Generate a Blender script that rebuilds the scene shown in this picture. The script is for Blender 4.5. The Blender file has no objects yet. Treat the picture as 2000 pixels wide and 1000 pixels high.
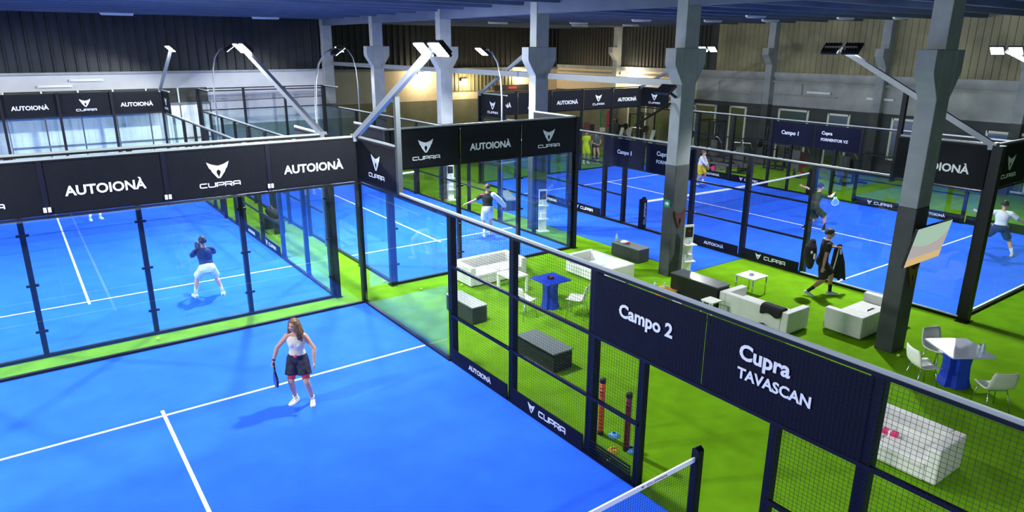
import bpy, bmesh, math, random
from mathutils import Vector, Matrix, Euler
random.seed(7)
R = math.radians
SC = bpy.context.scene
COL = SC.collection

# ------------------------------------------------------------------ camera, world, exposure
cam_d = bpy.data.cameras.new('camera')
cam = bpy.data.objects.new('camera', cam_d)
COL.objects.link(cam)
SC.camera = cam
cam_d.sensor_fit = 'HORIZONTAL'
cam_d.sensor_width = 36.0
cam_d.lens = 36.0 * 1348.24 / 2000.0
cam_d.clip_start = 0.1
cam_d.clip_end = 300
_yaw, _pit, _rol = .6257, .2947, .0051
_f = Vector((math.sin(_yaw) * math.cos(_pit), math.cos(_yaw) * math.cos(_pit), -math.sin(_pit)))
_r0 = Vector((math.cos(_yaw), -math.sin(_yaw), 0))
_u0 = _r0.cross(_f)
_r = math.cos(_rol) * _r0 + math.sin(_rol) * _u0
_u = -math.sin(_rol) * _r0 + math.cos(_rol) * _u0
cam.matrix_world = Matrix(((_r.x, _u.x, -_f.x, -6.3142), (_r.y, _u.y, -_f.y, -14.7907), (_r.z, _u.z, -_f.z, 5.9672), (0, 0, 0, 1)))

W = bpy.data.worlds.new('hall_ambient')
SC.world = W
W.use_nodes = True
W.node_tree.nodes['Background'].inputs[0].default_value = (.42, .50, .62, 1)
W.node_tree.nodes['Background'].inputs[1].default_value = .27
SC.view_settings.view_transform = 'Standard'
SC.view_settings.look = 'None'
SC.view_settings.exposure = 0.0
SC.view_settings.gamma = 1.0
SC.view_settings.use_curve_mapping = False
SC.cycles.transparent_max_bounces = 32
SC.cycles.max_bounces = 6
SC.cycles.sample_clamp_indirect = 6.0
LAMP_W = 2700.0       # court floodlight power
WARM_W = 160.0       # warm lamps by the back wall

# ------------------------------------------------------------------ materials
def lin(h):
    h = h.lstrip('#')
    c = [int(h[i:i + 2], 16) / 255 for i in (0, 2, 4)]
    return tuple((x / 12.92 if x <= .04045 else ((x + .055) / 1.055) ** 2.4) for x in c) + (1,)
MATS = {}
def mat(name, col, rough=.6, metal=0.0, var=0.0, vscale=8.0, bump=0.0, bscale=60.0, spec=.5, emit=0.0, ecol=None):
    m = bpy.data.materials.new(name)
    m.use_nodes = True
    nt = m.node_tree
    b = nt.nodes['Principled BSDF']
    c = lin(col) if isinstance(col, str) else tuple(col) + ((1,) if len(col) == 3 else ())
    b.inputs['Base Color'].default_value = c
    b.inputs['Roughness'].default_value = rough
    b.inputs['Metallic'].default_value = metal
    b.inputs['Specular IOR Level'].default_value = spec
    if emit:
        b.inputs['Emission Color'].default_value = (lin(ecol) if ecol else c)
        b.inputs['Emission Strength'].default_value = emit
    if var or bump:
        tc = nt.nodes.new('ShaderNodeTexCoord')
    if var:
        n = nt.nodes.new('ShaderNodeTexNoise')
        n.inputs['Scale'].default_value = vscale
        n.inputs['Detail'].default_value = 6
        nt.links.new(tc.outputs['Object'], n.inputs['Vector'])
        r = nt.nodes.new('ShaderNodeValToRGB')
        r.color_ramp.elements[0].position = .3
        r.color_ramp.elements[1].position = .7
        r.color_ramp.elements[0].color = tuple(x * (1 - var) for x in c[:3]) + (1,)
        r.color_ramp.elements[1].color = tuple(min(1, x * (1 + var)) for x in c[:3]) + (1,)
        nt.links.new(n.outputs['Fac'], r.inputs['Fac'])
        nt.links.new(r.outputs['Color'], b.inputs['Base Color'])
    if bump:
        n2 = nt.nodes.new('ShaderNodeTexNoise')
        n2.inputs['Scale'].default_value = bscale
        n2.inputs['Detail'].default_value = 4
        nt.links.new(tc.outputs['Object'], n2.inputs['Vector'])
        bp = nt.nodes.new('ShaderNodeBump')
        bp.inputs['Strength'].default_value = bump
        nt.links.new(n2.outputs['Fac'], bp.inputs['Height'])
        nt.links.new(bp.outputs['Normal'], b.inputs['Normal'])
    MATS[name] = m
    return m
def glass_mat(name, tint, ior=1.5, rough=.01, haze=0.0):
    m = bpy.data.materials.new(name)
    m.use_nodes = True
    nt = m.node_tree
    nt.nodes.remove(nt.nodes['Principled BSDF'])
    out = nt.nodes['Material Output']
    t = nt.nodes.new('ShaderNodeBsdfTransparent')
    t.inputs[0].default_value = tint
    g = nt.nodes.new('ShaderNodeBsdfGlossy')
    g.inputs['Color'].default_value = (.9, .97, .97, 1)
    g.inputs['Roughness'].default_value = rough
    fr = nt.nodes.new('ShaderNodeFresnel')
    fr.inputs['IOR'].default_value = ior
    ge = nt.nodes.new('ShaderNodeNewGeometry')
    inv = nt.nodes.new('ShaderNodeMath'); inv.operation = 'SUBTRACT'; inv.inputs[0].default_value = 1
    mu = nt.nodes.new('ShaderNodeMath'); mu.operation = 'MULTIPLY'
    nt.links.new(ge.outputs['Backfacing'], inv.inputs[1])
    nt.links.new(fr.outputs[0], mu.inputs[0]); nt.links.new(inv.outputs[0], mu.inputs[1])
    mx = nt.nodes.new('ShaderNodeMixShader')
    nt.links.new(mu.outputs[0], mx.inputs[0])
    nt.links.new(t.outputs[0], mx.inputs[1])
    nt.links.new(g.outputs[0], mx.inputs[2])
    nt.links.new(mx.outputs[0], out.inputs['Surface'])
    MATS[name] = m
    return m
M = MATS
mat('turf_green', (.150, .345, .008), .95, var=.13, vscale=2.2, bump=.5, bscale=140, spec=.03)
mat('turf_blue', (.026, .140, .96), .85, var=.09, vscale=1.7, bump=.35, bscale=220, spec=.06)
mat('line_white', (.92, .93, .95), .8)
mat('black_metal', (.008, .009, .012), .5, .1, spec=.3)
mat('navy_metal', (.006, .007, .017), .5, .1, spec=.3)
mat('rail_grey', (.40, .45, .44), .5, .1)
mat('arm_grey', (.26, .28, .30), .42, .3)
mat('wire', (.012, .013, .017), .5, .2)
glass_mat('court_glass', (.93, .975, .97, 1), 1.62)
glass_mat('clear_glass', (.96, .98, .98, 1), 1.45)
mat('banner_black', (.006, .0075, .011), .7, var=.2, vscale=3, spec=.2)
mat('banner_navy', (.004, .006, .020), .75, spec=.2, var=.2, vscale=3)
mat('letter_white', (.86, .88, .90), .6)
mat('concrete', (.27, .295, .305), .85, var=.12, vscale=2.5, bump=.15, bscale=25)
mat('concrete_dark', (.055, .062, .064), .75, var=.2, vscale=2.5, bump=.1, bscale=25)
mat('wall_white', (.47, .485, .50), .8, var=.10, vscale=.9)
mat('wall_grey', (.30, .32, .31), .85, var=.22, vscale=1.1)
mat('dado_grey', (.040, .050, .052), .8, var=.2, vscale=1.2)
mat('dado_green', (.12, .17, .15), .8, var=.12, vscale=1.2)
mat('tile_cream', (.60, .50, .36), .5, var=.08, vscale=4)
mat('corrugated_dark', (.011, .014, .016), .5, var=.4, vscale=.8)
mat('corrugated_pale', (.20, .185, .10), .6, var=.35, vscale=.7)
mat('ceiling_paint', (.085, .11, .165), .85, var=.12, vscale=1.0)
mat('steel_beam', (.17, .19, .205), .5, .2)
mat('window_dark', (.05, .055, .04), .35, var=.5, vscale=1.0)
mat('door_panel', (.74, .80, .76), .6, var=.12, vscale=1.3)
mat('lamp_body', (.010, .010, .011), .5, .2)
mat('lamp_glow', (1, 1, 1), .3, emit=45, ecol='#F4FAFF')
mat('warm_glow', (1, .85, .6), .3, emit=14, ecol='#FFDFA0')
mat('tube_white', (.62, .66, .72), .35)
mat('leather_white', (.76, .765, .71), .45, var=.05, vscale=5)
mat('wicker', (.040, .046, .044), .55, var=.35, vscale=60, bump=.6, bscale=90)
mat('wicker_dark', (.010, .011, .012), .5, var=.35, vscale=60, bump=.5, bscale=90)
mat('bench_top', (.17, .20, .20), .4)
mat('bench_top_dark', (.10, .115, .125), .3)
mat('table_blue', (.012, .055, .62), .4)
mat('plastic_white', (.86, .87, .80), .4)
mat('chrome', (.60, .62, .63), .22, 1)
mat('mirror_top', (.72, .78, .88), .14, .25)
mat('copper', (.19, .062, .042), .4, .5)
mat('sign_green', (.0, .30, .16), .5)
mat('screen_a', (.30, .36, .33), .25, emit=1.0, ecol='#9DB5A8')
mat('screen_b', (.35, .28, .32), .25, emit=1.0, ecol='#A89AA2')
mat('screen_c', (.5, .32, .2), .25, emit=1.0, ecol='#D0A878')
mat('orange', (.75, .11, .02), .55)
mat('maroon', (.17, .012, .035), .55)
mat('rubber_black', (.012, .012, .013), .7)
mat('cone_blue', (.12, .42, .85), .45)
mat('cone_yellow', (.85, .62, .03), .5)
mat('ball', (.60, .80, .10), .8, bump=.3, bscale=300)
mat('pink', (.72, .03, .16), .5)
mat('red', (.50, .015, .04), .55)
mat('wood', (.26, .15, .055), .5, var=.25, vscale=6)
mat('door_brown', (.14, .10, .045), .5, var=.25, vscale=2)
mat('frame_white', (.66, .68, .58), .5)
mat('mirror', (.26, .29, .27), .25, 1)
mat('post_grey', (.040, .050, .054), .5)
mat('dado_olive', (.15, .145, .10), .8, var=.15, vscale=1.5)
mat('wall_pale', (.33, .33, .31), .8, var=.1, vscale=1.0)
mat('gym_floor', (.15, .16, .125), .7, var=.15, vscale=1.5)
mat('skin', (.62, .33, .22), .5)
mat('skin_tan', (.47, .235, .15), .5)
mat('hair_brown', (.15, .075, .03), .5, var=.55, vscale=22)
mat('hair_blond', (.30, .17, .06), .5, var=.45, vscale=25)
mat('hair_black', (.014, .011, .010), .55)
mat('cloth_black', (.012, .012, .014), .85)
mat('cloth_white', (.86, .86, .86), .85)
mat('cloth_cream', (.72, .67, .52), .85)
mat('cloth_navy', (.020, .035, .14), .85)
mat('cloth_floral', (.018, .020, .045), .85, var=.9, vscale=14)
mat('cloth_coral', (.85, .07, .08), .8)
mat('cloth_yellow', (.80, .62, .02), .85)
mat('cloth_neon', (.62, .72, .02), .85)
mat('cloth_grey', (.09, .10, .10), .85)
mat('cloth_green', (.020, .030, .018), .85)
mat('shoe_white', (.78, .79, .72), .6)
mat('shoe_mint', (.50, .62, .55), .6)
mat('purple', (.14, .035, .42), .5)
mat('racket_blue', (.03, .07, .40), .4)
mat('racket_black', (.02, .02, .022), .4)
mat('eye_dark', (.01, .008, .006), .3)
mat('lip', (.45, .13, .11), .5)
mat('bottle_clear', (.55, .68, .70), .15)
mat('orange_bag', (.88, .40, .03), .6)
mat('paper', (.80, .78, .70), .7)
# ------------------------------------------------------------------ mesh library
class MB:
    def __init__(s): s.v = []; s.f = []
    def add(s, vs, fs):
        o = len(s.v); s.v += [tuple(p) for p in vs]; s.f += [tuple(i + o for i in q) for q in fs]
    def box(s, a, b):
        x0, x1 = sorted((a[0], b[0])); y0, y1 = sorted((a[1], b[1])); z0, z1 = sorted((a[2], b[2]))
        s.add([(x0, y0, z0), (x1, y0, z0), (x1, y1, z0), (x0, y1, z0), (x0, y0, z1), (x1, y0, z1), (x1, y1, z1), (x0, y1, z1)],
              [(3, 2, 1, 0), (4, 5, 6, 7), (0, 1, 5, 4), (1, 2, 6, 5), (2, 3, 7, 6), (3, 0, 4, 7)])
    def obox(s, c, size, rot=(0, 0, 0)):
        e = Euler(rot).to_matrix(); c = Vector(c); h = [k / 2 for k in size]
        vs = [c + e @ Vector((sx * h[0], sy * h[1], sz * h[2])) for sz in (-1, 1) for sx, sy in ((-1, -1), (1, -1), (1, 1), (-1, 1))]
        s.add(vs, [(3, 2, 1, 0), (4, 5, 6, 7), (0, 1, 5, 4), (1, 2, 6, 5), (2, 3, 7, 6), (3, 0, 4, 7)])
    def bar(s, a, b, w, h=None, up=(0, 0, 1)):
        a = Vector(a); b = Vector(b); d = (b - a).normalized(); up = Vector(up)
        if abs(d.dot(up)) > .98: up = Vector((0, 1, 0))
        x = d.cross(up).normalized(); y = x.cross(d); h = h or w
        vs = [p + x * sx * w / 2 + y * sy * h / 2 for p in (a, b) for sx, sy in ((-1, -1), (1, -1), (1, 1), (-1, 1))]
        s.add(vs, [(0, 1, 2, 3), (7, 6, 5, 4), (1, 0, 4, 5), (2, 1, 5, 6), (3, 2, 6, 7), (0, 3, 7, 4)])
    def rings(s, rs, cap=True, close=False):
        n = len(rs[0]); o = len(s.v)
        for r in rs: s.v += [tuple(p) for p in r]
        for i in range(len(rs) - 1):
            for k in range(n):
                s.f.append((o + i * n + k, o + i * n + (k + 1) % n, o + (i + 1) * n + (k + 1) % n, o + (i + 1) * n + k))
        if close:
            i = len(rs) - 1
            for k in range(n): s.f.append((o + i * n + k, o + i * n + (k + 1) % n, o + (k + 1) % n, o + k))
        elif cap:
            s.f.append(tuple(o + k for k in reversed(range(n))))
            s.f.append(tuple(o + (len(rs) - 1) * n + k for k in range(n)))
    def tube(s, pts, rad, n=8, cap=True, round_=False, flat=1.0, side=None):
        pts = [Vector(p) for p in pts]
        rad = list(rad) if isinstance(rad, (list, tuple)) else [rad] * len(pts)
        if round_:
            d0 = (pts[0] - pts[1]).normalized(); d1 = (pts[-1] - pts[-2]).normalized()
            r0, r1 = rad[0], rad[-1]
            pre = [(pts[0] + d0 * r0 * k, r0 * q) for k, q in ((.95, .3), (.7, .7))]
            post = [(pts[-1] + d1 * r1 * k, r1 * q) for k, q in ((.7, .7), (.95, .3))]
            pts = [p for p, _ in pre] + pts + [p for p, _ in post]
            rad = [q for _, q in pre] + rad + [q for _, q in post]
        rs = []; x = None
        for i, p in enumerate(pts):
            d = (pts[min(i + 1, len(pts) - 1)] - pts[max(i - 1, 0)])
            if d.length < 1e-9: d = Vector((0, 0, 1))
            d.normalize()
            if x is None:
                x = Vector(side) if side is not None else (Vector((0, 0, 1)) if abs(d.z) < .9 else Vector((1, 0, 0)))
            x = (x - d * x.dot(d)).normalized(); y = d.cross(x)
            rs.append([p + (x * math.cos(2 * math.pi * k / n) + y * math.sin(2 * math.pi * k / n) * flat) * rad[i] for k in range(n)])
        s.rings(rs, cap)
    def lathe(s, prof, c=(0, 0, 0), n=20):
        s.rings([[(c[0] + r * math.cos(2 * math.pi * k / n), c[1] + r * math.sin(2 * math.pi * k / n), c[2] + z) for k in range(n)] for r, z in prof])
    def ell(s, c, r, n=14, m=9, rot=None):
        c = Vector(c); rs = []
        e = rot if rot is not None else Matrix.Identity(3)
        for i in range(1, m):
            t = math.pi * i / m
            rs.append([c + e @ Vector((r[0] * math.sin(t) * math.cos(2 * math.pi * k / n), r[1] * math.sin(t) * math.sin(2 * math.pi * k / n), -r[2] * math.cos(t))) for k in range(n)])
        s.rings(rs)
    def prism(s, poly, fn, depth):
        # poly: 2D points (counter-clockwise), fn(u, v, w) -> 3D
        n = len(poly)
        s.add([fn(u, v, 0) for u, v in poly] + [fn(u, v, depth) for u, v in poly],
              [tuple(reversed(range(n))), tuple(range(n, 2 * n))] + [(i, (i + 1) % n, n + (i + 1) % n, n + i) for i in range(n)])
    def mesh(s, name, smooth=False):
        me = bpy.data.meshes.new(name)
        me.from_pydata(s.v, [], s.f)
        bm = bmesh.new(); bm.from_mesh(me)
        bmesh.ops.recalc_face_normals(bm, faces=bm.faces)
        bm.to_mesh(me); bm.free()
        if smooth:
            for p in me.polygons: p.use_smooth = True
        return me
    def build(s, name, m, parent=None, smooth=False, bevel=0.0, seg=2, loc=None, rot=None):
        me = s.mesh(name, smooth)
        me.materials.append(M[m] if isinstance(m, str) else m)
        o = bpy.data.objects.new(name, me)
        COL.objects.link(o)
        if parent is not None: o.parent = parent
        if loc is not None: o.location = loc
        if rot is not None: o.rotation_euler = rot
        if bevel:
            b = o.modifiers.new('edge', 'BEVEL'); b.width = bevel; b.segments = seg; b.limit_method = 'ANGLE'; b.angle_limit = R(40)
        if smooth and bevel:
            pass
        return o
def tag(o, label=None, cat=None, group=None, kind=None):
    if label: o['label'] = label
    if cat: o['category'] = cat
    if group: o['group'] = group
    if kind: o['kind'] = kind
    return o
def thing(name, label, cat, loc=(0, 0, 0), rz=0.0, group=None):
    o = bpy.data.objects.new(name, None)
    o.empty_display_size = .2
    COL.objects.link(o)
    o.location = loc
    o.rotation_euler = (0, 0, rz)
    return tag(o, label, cat, group)
KIDS = lambda o: [c for c in COL.objects if c.parent == o]
def dup(root, loc, rz=None, label=None, group=None):
    def cp(o, par):
        c = o.copy(); COL.objects.link(c)
        if par is not None: c.parent = par
        for ch in list(KIDS(o)): cp(ch, c)
        return c
    r = cp(root, None)
    r.location = loc
    if rz is not None: r.rotation_euler = (0, 0, rz)
    if label: r['label'] = label
    if group: r['group'] = group
    return r
def structure(name, mb, m, label=None, **kw):
    o = mb.build(name, m, **kw)
    return tag(o, label, None, None, 'structure')
def remesh(mb, name, vox, m, parent, smooth_it=3):
    me = mb.mesh(name)
    o = bpy.data.objects.new(name, me); COL.objects.link(o)
    md = o.modifiers.new('r', 'REMESH'); md.mode = 'VOXEL'; md.voxel_size = vox; md.use_smooth_shade = True
    if smooth_it:
        sm = o.modifiers.new('s', 'SMOOTH'); sm.factor = .5; sm.iterations = smooth_it
    dg = bpy.context.evaluated_depsgraph_get()
    me2 = bpy.data.meshes.new_from_object(o.evaluated_get(dg))
    bpy.data.objects.remove(o)
    me2.name = name
    for p in me2.polygons: p.use_smooth = True
    me2.materials.clear(); me2.materials.append(M[m])
    o = bpy.data.objects.new(name, me2); COL.objects.link(o)
    o.parent = parent
    return o

# ------------------------------------------------------------------ lettering
_TX = {}
def text_geo(body, bold=.012, shear=0.0):
    key = (body, bold)
    if key not in _TX:
        cu = bpy.data.curves.new('t', 'FONT'); cu.body = body; cu.size = 1; cu.extrude = .01; cu.offset = bold
        cu.resolution_u = 3; cu.align_x = 'LEFT'; cu.space_line = .9
        ob = bpy.data.objects.new('t', cu); COL.objects.link(ob)
        dg = bpy.context.evaluated_depsgraph_get()
        me = bpy.data.meshes.new_from_object(ob.evaluated_get(dg))
        vs = [tuple(v.co) for v in me.vertices]; fs = [tuple(p.vertices) for p in me.polygons]
        bpy.data.objects.remove(ob); bpy.data.meshes.remove(me)
        _TX[key] = (vs, fs)
    return _TX[key]
def put_text(mb, body, cx, cz, width, y=0.0, bold=.012, th=.004, height=None, left=None):
    vs, fs = text_geo(body, bold)
    x0 = min(v[0] for v in vs); x1 = max(v[0] for v in vs); y0 = min(v[1] for v in vs); y1 = max(v[1] for v in vs)
    k = width / (x1 - x0); ky = k if height is None else height / (y1 - y0)
    ox = cx - (x0 + x1) / 2 * k if left is None else left - x0 * k
    oz = cz - (y0 + y1) / 2 * ky
    mb.add([(ox + v[0] * k, y - (v[2] + .01) / .02 * th, oz + v[1] * ky) for v in vs], fs)
def stroke(mb, pts, t, fn, depth):
    # thick polyline in 2D with mitred joints
    n = len(pts); L = []; Rr = []
    for i in range(n):
        p = Vector(pts[i])
        d0 = (p - Vector(pts[i - 1])).normalized() if i else None
        d1 = (Vector(pts[i + 1]) - p).normalized() if i < n - 1 else None
        if d0 is None: nn = Vector((-d1.y, d1.x)); k = 1
        elif d1 is None: nn = Vector((-d0.y, d0.x)); k = 1
        else:
            n0 = Vector((-d0.y, d0.x)); n1 = Vector((-d1.y, d1.x)); nn = (n0 + n1).normalized(); k = min(1.6, 1 / max(.3, nn.dot(n0)))
        L.append(p + nn * t / 2 * k); Rr.append(p - nn * t / 2 * k)
    for i in range(n - 1):
        mb.prism([tuple(Rr[i]), tuple(Rr[i + 1]), tuple(L[i + 1]), tuple(L[i])], fn, depth)
WORD = [[[(1, .9), (.1, .9), (0, .75), (0, .2), (.1, .1), (1, .1)]],
        [[(0, 1), (0, .25), (.12, .1), (.9, .1), (1, .25), (1, 1)]],
        [[(0, 0), (0, .9), (.9, .9), (1, .75), (1, .5), (.9, .38), (.15, .38)]],
        [[(0, 0), (0, .9), (.9, .9), (1, .75), (1, .55), (.9, .42), (.15, .42)], [(.55, .42), (1, 0)]],
        [[(0, 0), (0, .75), (.12, .9), (.88, .9), (1, .75), (1, 0)], [(.1, .35), (.95, .35)]]]
def put_word(mb, cx, cz, w, h, y=0.0, th=.004):
    lw = w / 5.9; gap = (w - 5 * lw) / 4; t = h * .22
    for i, letter in enumerate(WORD):
        x0 = cx - w / 2 + i * (lw + gap)
        for pl in letter:
            stroke(mb, [(x0 + u * lw, cz - h / 2 + v * h) for u, v in pl], t, lambda u, v, d: (u, y - d, v), th)
WING = [(1, 1), (.80, .64), (.61, .50), (.62, .44), (.12, 0), (.015, 0), (.015, .07), (.19, .34), (.16, .45), (.0, .53), (0, .75), (.30, .80), (.56, .85)]
def put_emblem(mb, cx, cz, w, h, y=0.0, th=.004):
    for sgn in (1, -1):
        for pl in (WING,):
            pts = [(cx + sgn * u * w / 2, cz - h / 2 + v * h) for u, v in pl]
            if sgn > 0: pts = pts[::-1]
            mb.prism(pts[::-1] if sgn > 0 else pts[::-1], lambda u, v, d: (u, y - d, v), th)
# ------------------------------------------------------------------ hall shell
b = MB(); b.box((-16, -24, -.2), (30, 30, 0))
structure('floor', b, 'turf_green', 'bright green artificial turf floor of the hall')
YB = 21.6     # back wall behind the left courts
XR = 28.0     # wall behind the gym
# corrugated cladding above
def corrugated(p0, p1, z0, z1, pitch, depth, nrm):
    m = MB(); p0 = Vector(p0); p1 = Vector(p1); L = (p1 - p0).length; d = (p1 - p0) / L; n = Vector(nrm)
    k = int(L / pitch); prof = []
    for i in range(k):
        s = i * pitch
        prof += [(s, 0), (s + pitch * .78, 0), (s + pitch * .84, depth), (s + pitch * .93, depth)]
    prof.append((L, 0))
    a = [(p0 + d * s + n * w) for s, w in prof]
    vs = [(q.x, q.y, z0) for q in a] + [(q.x, q.y, z1) for q in a]
    N = len(a)
    bk = [(q.x - n.x * .06, q.y - n.y * .06, z) for z in (z0, z1) for q in (p0, p1)]
    m.add(vs, [(i, i + 1, N + i + 1, N + i) for i in range(N - 1)])
    m.add(bk, [(0, 1, 3, 2)])
    return m
# back wall, left part: tall folding door opening, upper glazing, white band, corrugated cladding above
b = MB()
b.box((-16, YB, 4.02), (8.2, YB + .3, 4.72))          # white lintel band
b.box((-16, YB, 0), (-6.35, YB + .3, 4.02))
b.box((1.85, YB, 2.2), (8.2, YB + .3, 4.02))
structure('wall_back', b, 'wall_white')
b = MB(); b.box((1.85, YB - .02, 0), (8.2, YB + .3, 2.2))
structure('baseboard_back', b, 'dado_green')
b = MB(); b.box((8.2, 26.98, 0), (XR, 27.3, 2.45)); b.box((XR - .05, 14.6, 0), (XR - .02, 27, 2.95)); structure('baseboard_rear', b, 'dado_olive')
b = MB(); b.box((8.36, 26.97, 2.45), (13.2, 27.0, 4.42)); structure('trim_4', b, 'wall_pale')
structure('trim_5', corrugated((18.4, 26.95, 0), (24.0, 26.95, 0), 3.0, 4.4, .3, .05, (0, -1, 0)), 'corrugated_pale')
b = MB(); b.box((-16, YB - .12, 4.70), (8.2, YB + .3, 4.80))
structure('trim_1', b, 'concrete')
structure("wall_back_upper", corrugated((-16, YB + .05, 0), (8.2, YB + .05, 0), 4.75, 7.6, .42, .07, (0, -1, 0)), 'corrugated_dark', 'dark corrugated cladding above the white band')
b = corrugated((8.2, 27.0, 0), (XR, 27.0, 0), 4.45, 7.6, .42, .07, (0, -1, 0))
structure('wall_rear_upper', b, 'corrugated_dark')
b = MB(); b.box((8.2, 27.0, 2.45), (XR, 27.3, 4.45)); b.box((8.2, YB + .3, 0), (8.35, 27.3, 7.6))
structure('wall_rear', b, 'tile_cream')
b = MB(); b.box((8.2, 26.85, 4.40), (XR, 27.3, 4.55))
structure('trim_2', b, 'steel_beam')
# right wall
b = MB(); b.box((XR, -24, 2.95), (XR + .3, 13.6, 4.66))
structure('wall_right', b, 'wall_grey')
b = MB(); b.box((XR, 13.6, 2.95), (XR + .3, 27.3, 4.66))
structure('wall_right_cream', b, 'tile_cream')
b = MB(); b.box((XR - .03, -24, 0), (XR + .3, 27.3, 2.95))
structure('baseboard_right', b, 'dado_grey')
b = MB(); b.box((XR - .12, -24, 4.45), (XR + .3, 27.3, 4.70)); b.box((XR - .2, -24, 4.18), (XR, 27.3, 4.28))
structure('trim_3', b, 'wall_grey')
b = corrugated((XR, 27.0, 0), (XR, 12.3, 0), 4.70, 7.6, .30, .05, (-1, 0, 0))
structure('wall_right_upper', b, 'corrugated_dark')
b = corrugated((XR, 12.3, 0), (XR, -24, 0), 4.70, 7.6, .30, .035, (-1, 0, 0))
tag(structure('wall_right_cladding', b, 'corrugated_pale'), 'pale yellowish corrugated cladding above the gym wall')
# openings in the left back wall
t = thing('window_1', 'strip of dark glazing with pale mullions above the white folding door', None, (-6.35, YB, 3.3)); del t['label']; t['kind'] = 'structure'; t['label'] = 'dark glazing strip above the folding door'
b = MB(); b.box((0, .08, 0), (8.2, .14, .72)); b.build('pane', 'window_dark', t)
for i in range(7):
    b = MB(); x = .05 + i * 1.35; b.box((x - .03, 0, 0), (x + .03, .16, .72)); b.build('mullion', 'door_panel', t)
t = thing('door_1', 'white folding door of tall ribbed panels', None, (-6.35, YB, 0)); t['kind'] = 'structure'
for i in range(6):
    b = MB(); x0 = i * 1.365 + .03; x1 = x0 + 1.305
    b.box((x0, .06, 0), (x1, .14, 3.28))
    for k in range(5): b.box((x0 + .12 + k * .26, .035, .05), (x0 + .16 + k * .26, .06, 3.25))
    b.build('panel', 'door_panel', t)
b = MB(); b.box((0, .02, 1.62), (8.2, .06, 1.70)); b.build('rail', 'steel_beam', t)
b = MB(); b.box((0, 0, 3.24), (8.2, .2, 3.34)); b.build('header', 'steel_beam', t)
# pipes on the back wall
b = MB(); b.tube([(1.9, YB - .05, 3.35), (8.1, YB - .05, 3.42)], .02); b.tube([(7.9, YB - .05, 3.6), (7.9, YB - .05, 0.2)], .025); tag(b.build('wall_pipe', 'steel_beam'), 'thin grey pipe running along the white back wall', 'pipe')
b = MB(); b.tube([(27.9, 11.9, 4.1), (27.9, 11.9, 3.45)], .03); b.tube([(27.9, 13.4, 3.45), (27.9, 9.9, 3.45)], .03); b.tube([(27.9, 8.2, 3.55), (27.9, 4.6, 3.55)], .03); b.tube([(27.9, 6.6, 4.15), (27.9, 6.6, 3.55)], .03)
tag(b.build('wall_pipe', 'wall_grey'), 'grey conduit run branching across the gym wall', 'pipe')
# columns
def column(x, y, corb=True, top=7.62, sx=.26, sy=.175):
    zb = 3.02
    m = MB()
    m.box((x - sx - .006, y - sy - .006, 0), (x + sx + .006, y + sy + .006, zb))
    o = tag(m.build('column', 'concrete_dark', bevel=.015), None, None, None, 'structure')
    m = MB()
    m.box((x - sx, y - sy, zb), (x + sx, y + sy, 5.95))
    m.box((x - sx * .97, y - sy * .97, 5.95), (x + sx * .97, y + sy * .97, top))
    m.build('shaft', 'concrete', o, bevel=.015)
    if corb:
        m = MB()
        for s in (-1, 1):
            pl = [(sx, 5.08), (.53, 5.50), (.56, 5.58), (.56, 5.95), (sx, 5.95)]
            m.prism([(x + s * u, z) for u, z in pl], lambda u, v, d: (u, y - sy + d, v), 2 * sy)
        m.build('corbel', 'concrete', o, bevel=.012)
    return o
CX, CY = 7.80, -2.68
for k in range(-1, 4): column(CX, CY + 6 * k)
column(CX, CY + 24, corb=False)
for y in (-9.5, -3.5, 2.4, 8.5, 14.4, 20.4): 
    b = MB(); b.box((XR - .42, y - .2, 0), (XR, y + .2, 3.0)); o = tag(b.build('column', 'concrete_dark'), None, None, None, 'structure')
    b = MB(); b.box((XR - .42, y - .2, 3.0), (XR, y + .2, 7.6)); b.prism([(XR - .42, 5.1), (XR - .42, 5.95), (XR - .85, 5.95), (XR - .85, 5.6)], lambda u, v, d: (u, y - .2 + d, v), .4)
    b.build('shaft', 'concrete', o)
b = MB(); b.box((CX + .12, CY, 4.98), (CX + .30, 22, 5.16)); structure('beam', b, 'steel_beam')
# ceiling with ribs
b = MB(); b.box((-16, -24, 7.62), (30, 30, 7.9)); structure('ceiling', b, 'ceiling_paint')
for k, y in enumerate([-14, -12.2, -10.4, -8.6, -6.8, -5.0, -3.2, -1.4, .4, 2.2, 4.0, 5.8, 7.6, 9.4, 11.2, 13.0, 14.8, 16.6, 18.4, 20.2, 22, 23.8, 25.6]):
    b = MB(); b.prism([(y - .12, 7.22), (y + .12, 7.22), (y + .2, 7.63), (y - .2, 7.63)], lambda u, v, d: (-16 + d, u, v), 46)
    structure('ceiling_rib', b, 'ceiling_paint')
b = MB(); b.box((CX - .22, -24, 6.95), (CX + .22, 27, 7.63)); structure('beam', b, 'ceiling_paint')
# ------------------------------------------------------------------ courts
def turf(label, x0, y0, x1, y1, lines=True, single=False):
    r = MB(); r.box((0, 0, 0), (x1 - x0, y1 - y0, .015))
    o = r.build('court_turf', 'turf_blue'); o.location = (x0, y0, .001); tag(o, label, 'court')
    if lines:
        w = x1 - x0; L = y1 - y0
        for s in (3.05, L - 3.05):
            m = MB(); m.box((.05, s - .027, .015), (w - .05, s + .027, .019)); m.build('service_line', 'line_white', o)
        m = MB(); m.box((w / 2 - .027, 2.85, .015), (w / 2 + .027, L - 2.85, .0195)); m.build('centre_line', 'line_white', o)
    return o
turf('near blue padel court the woman stands on, white lines', -10, -20, 0, 0)
turf('blue padel court behind the near glass, man in navy shirt on it', -10.45, .80, -.45, 20.8)
turf('narrow blue singles court with player in black shirt and white shorts', 1.2, .78, 7.2, 20.78)
turf('blue padel court beyond the lounge, three players on it', 10.7, -8.8, 20.7, 11.2)
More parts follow.
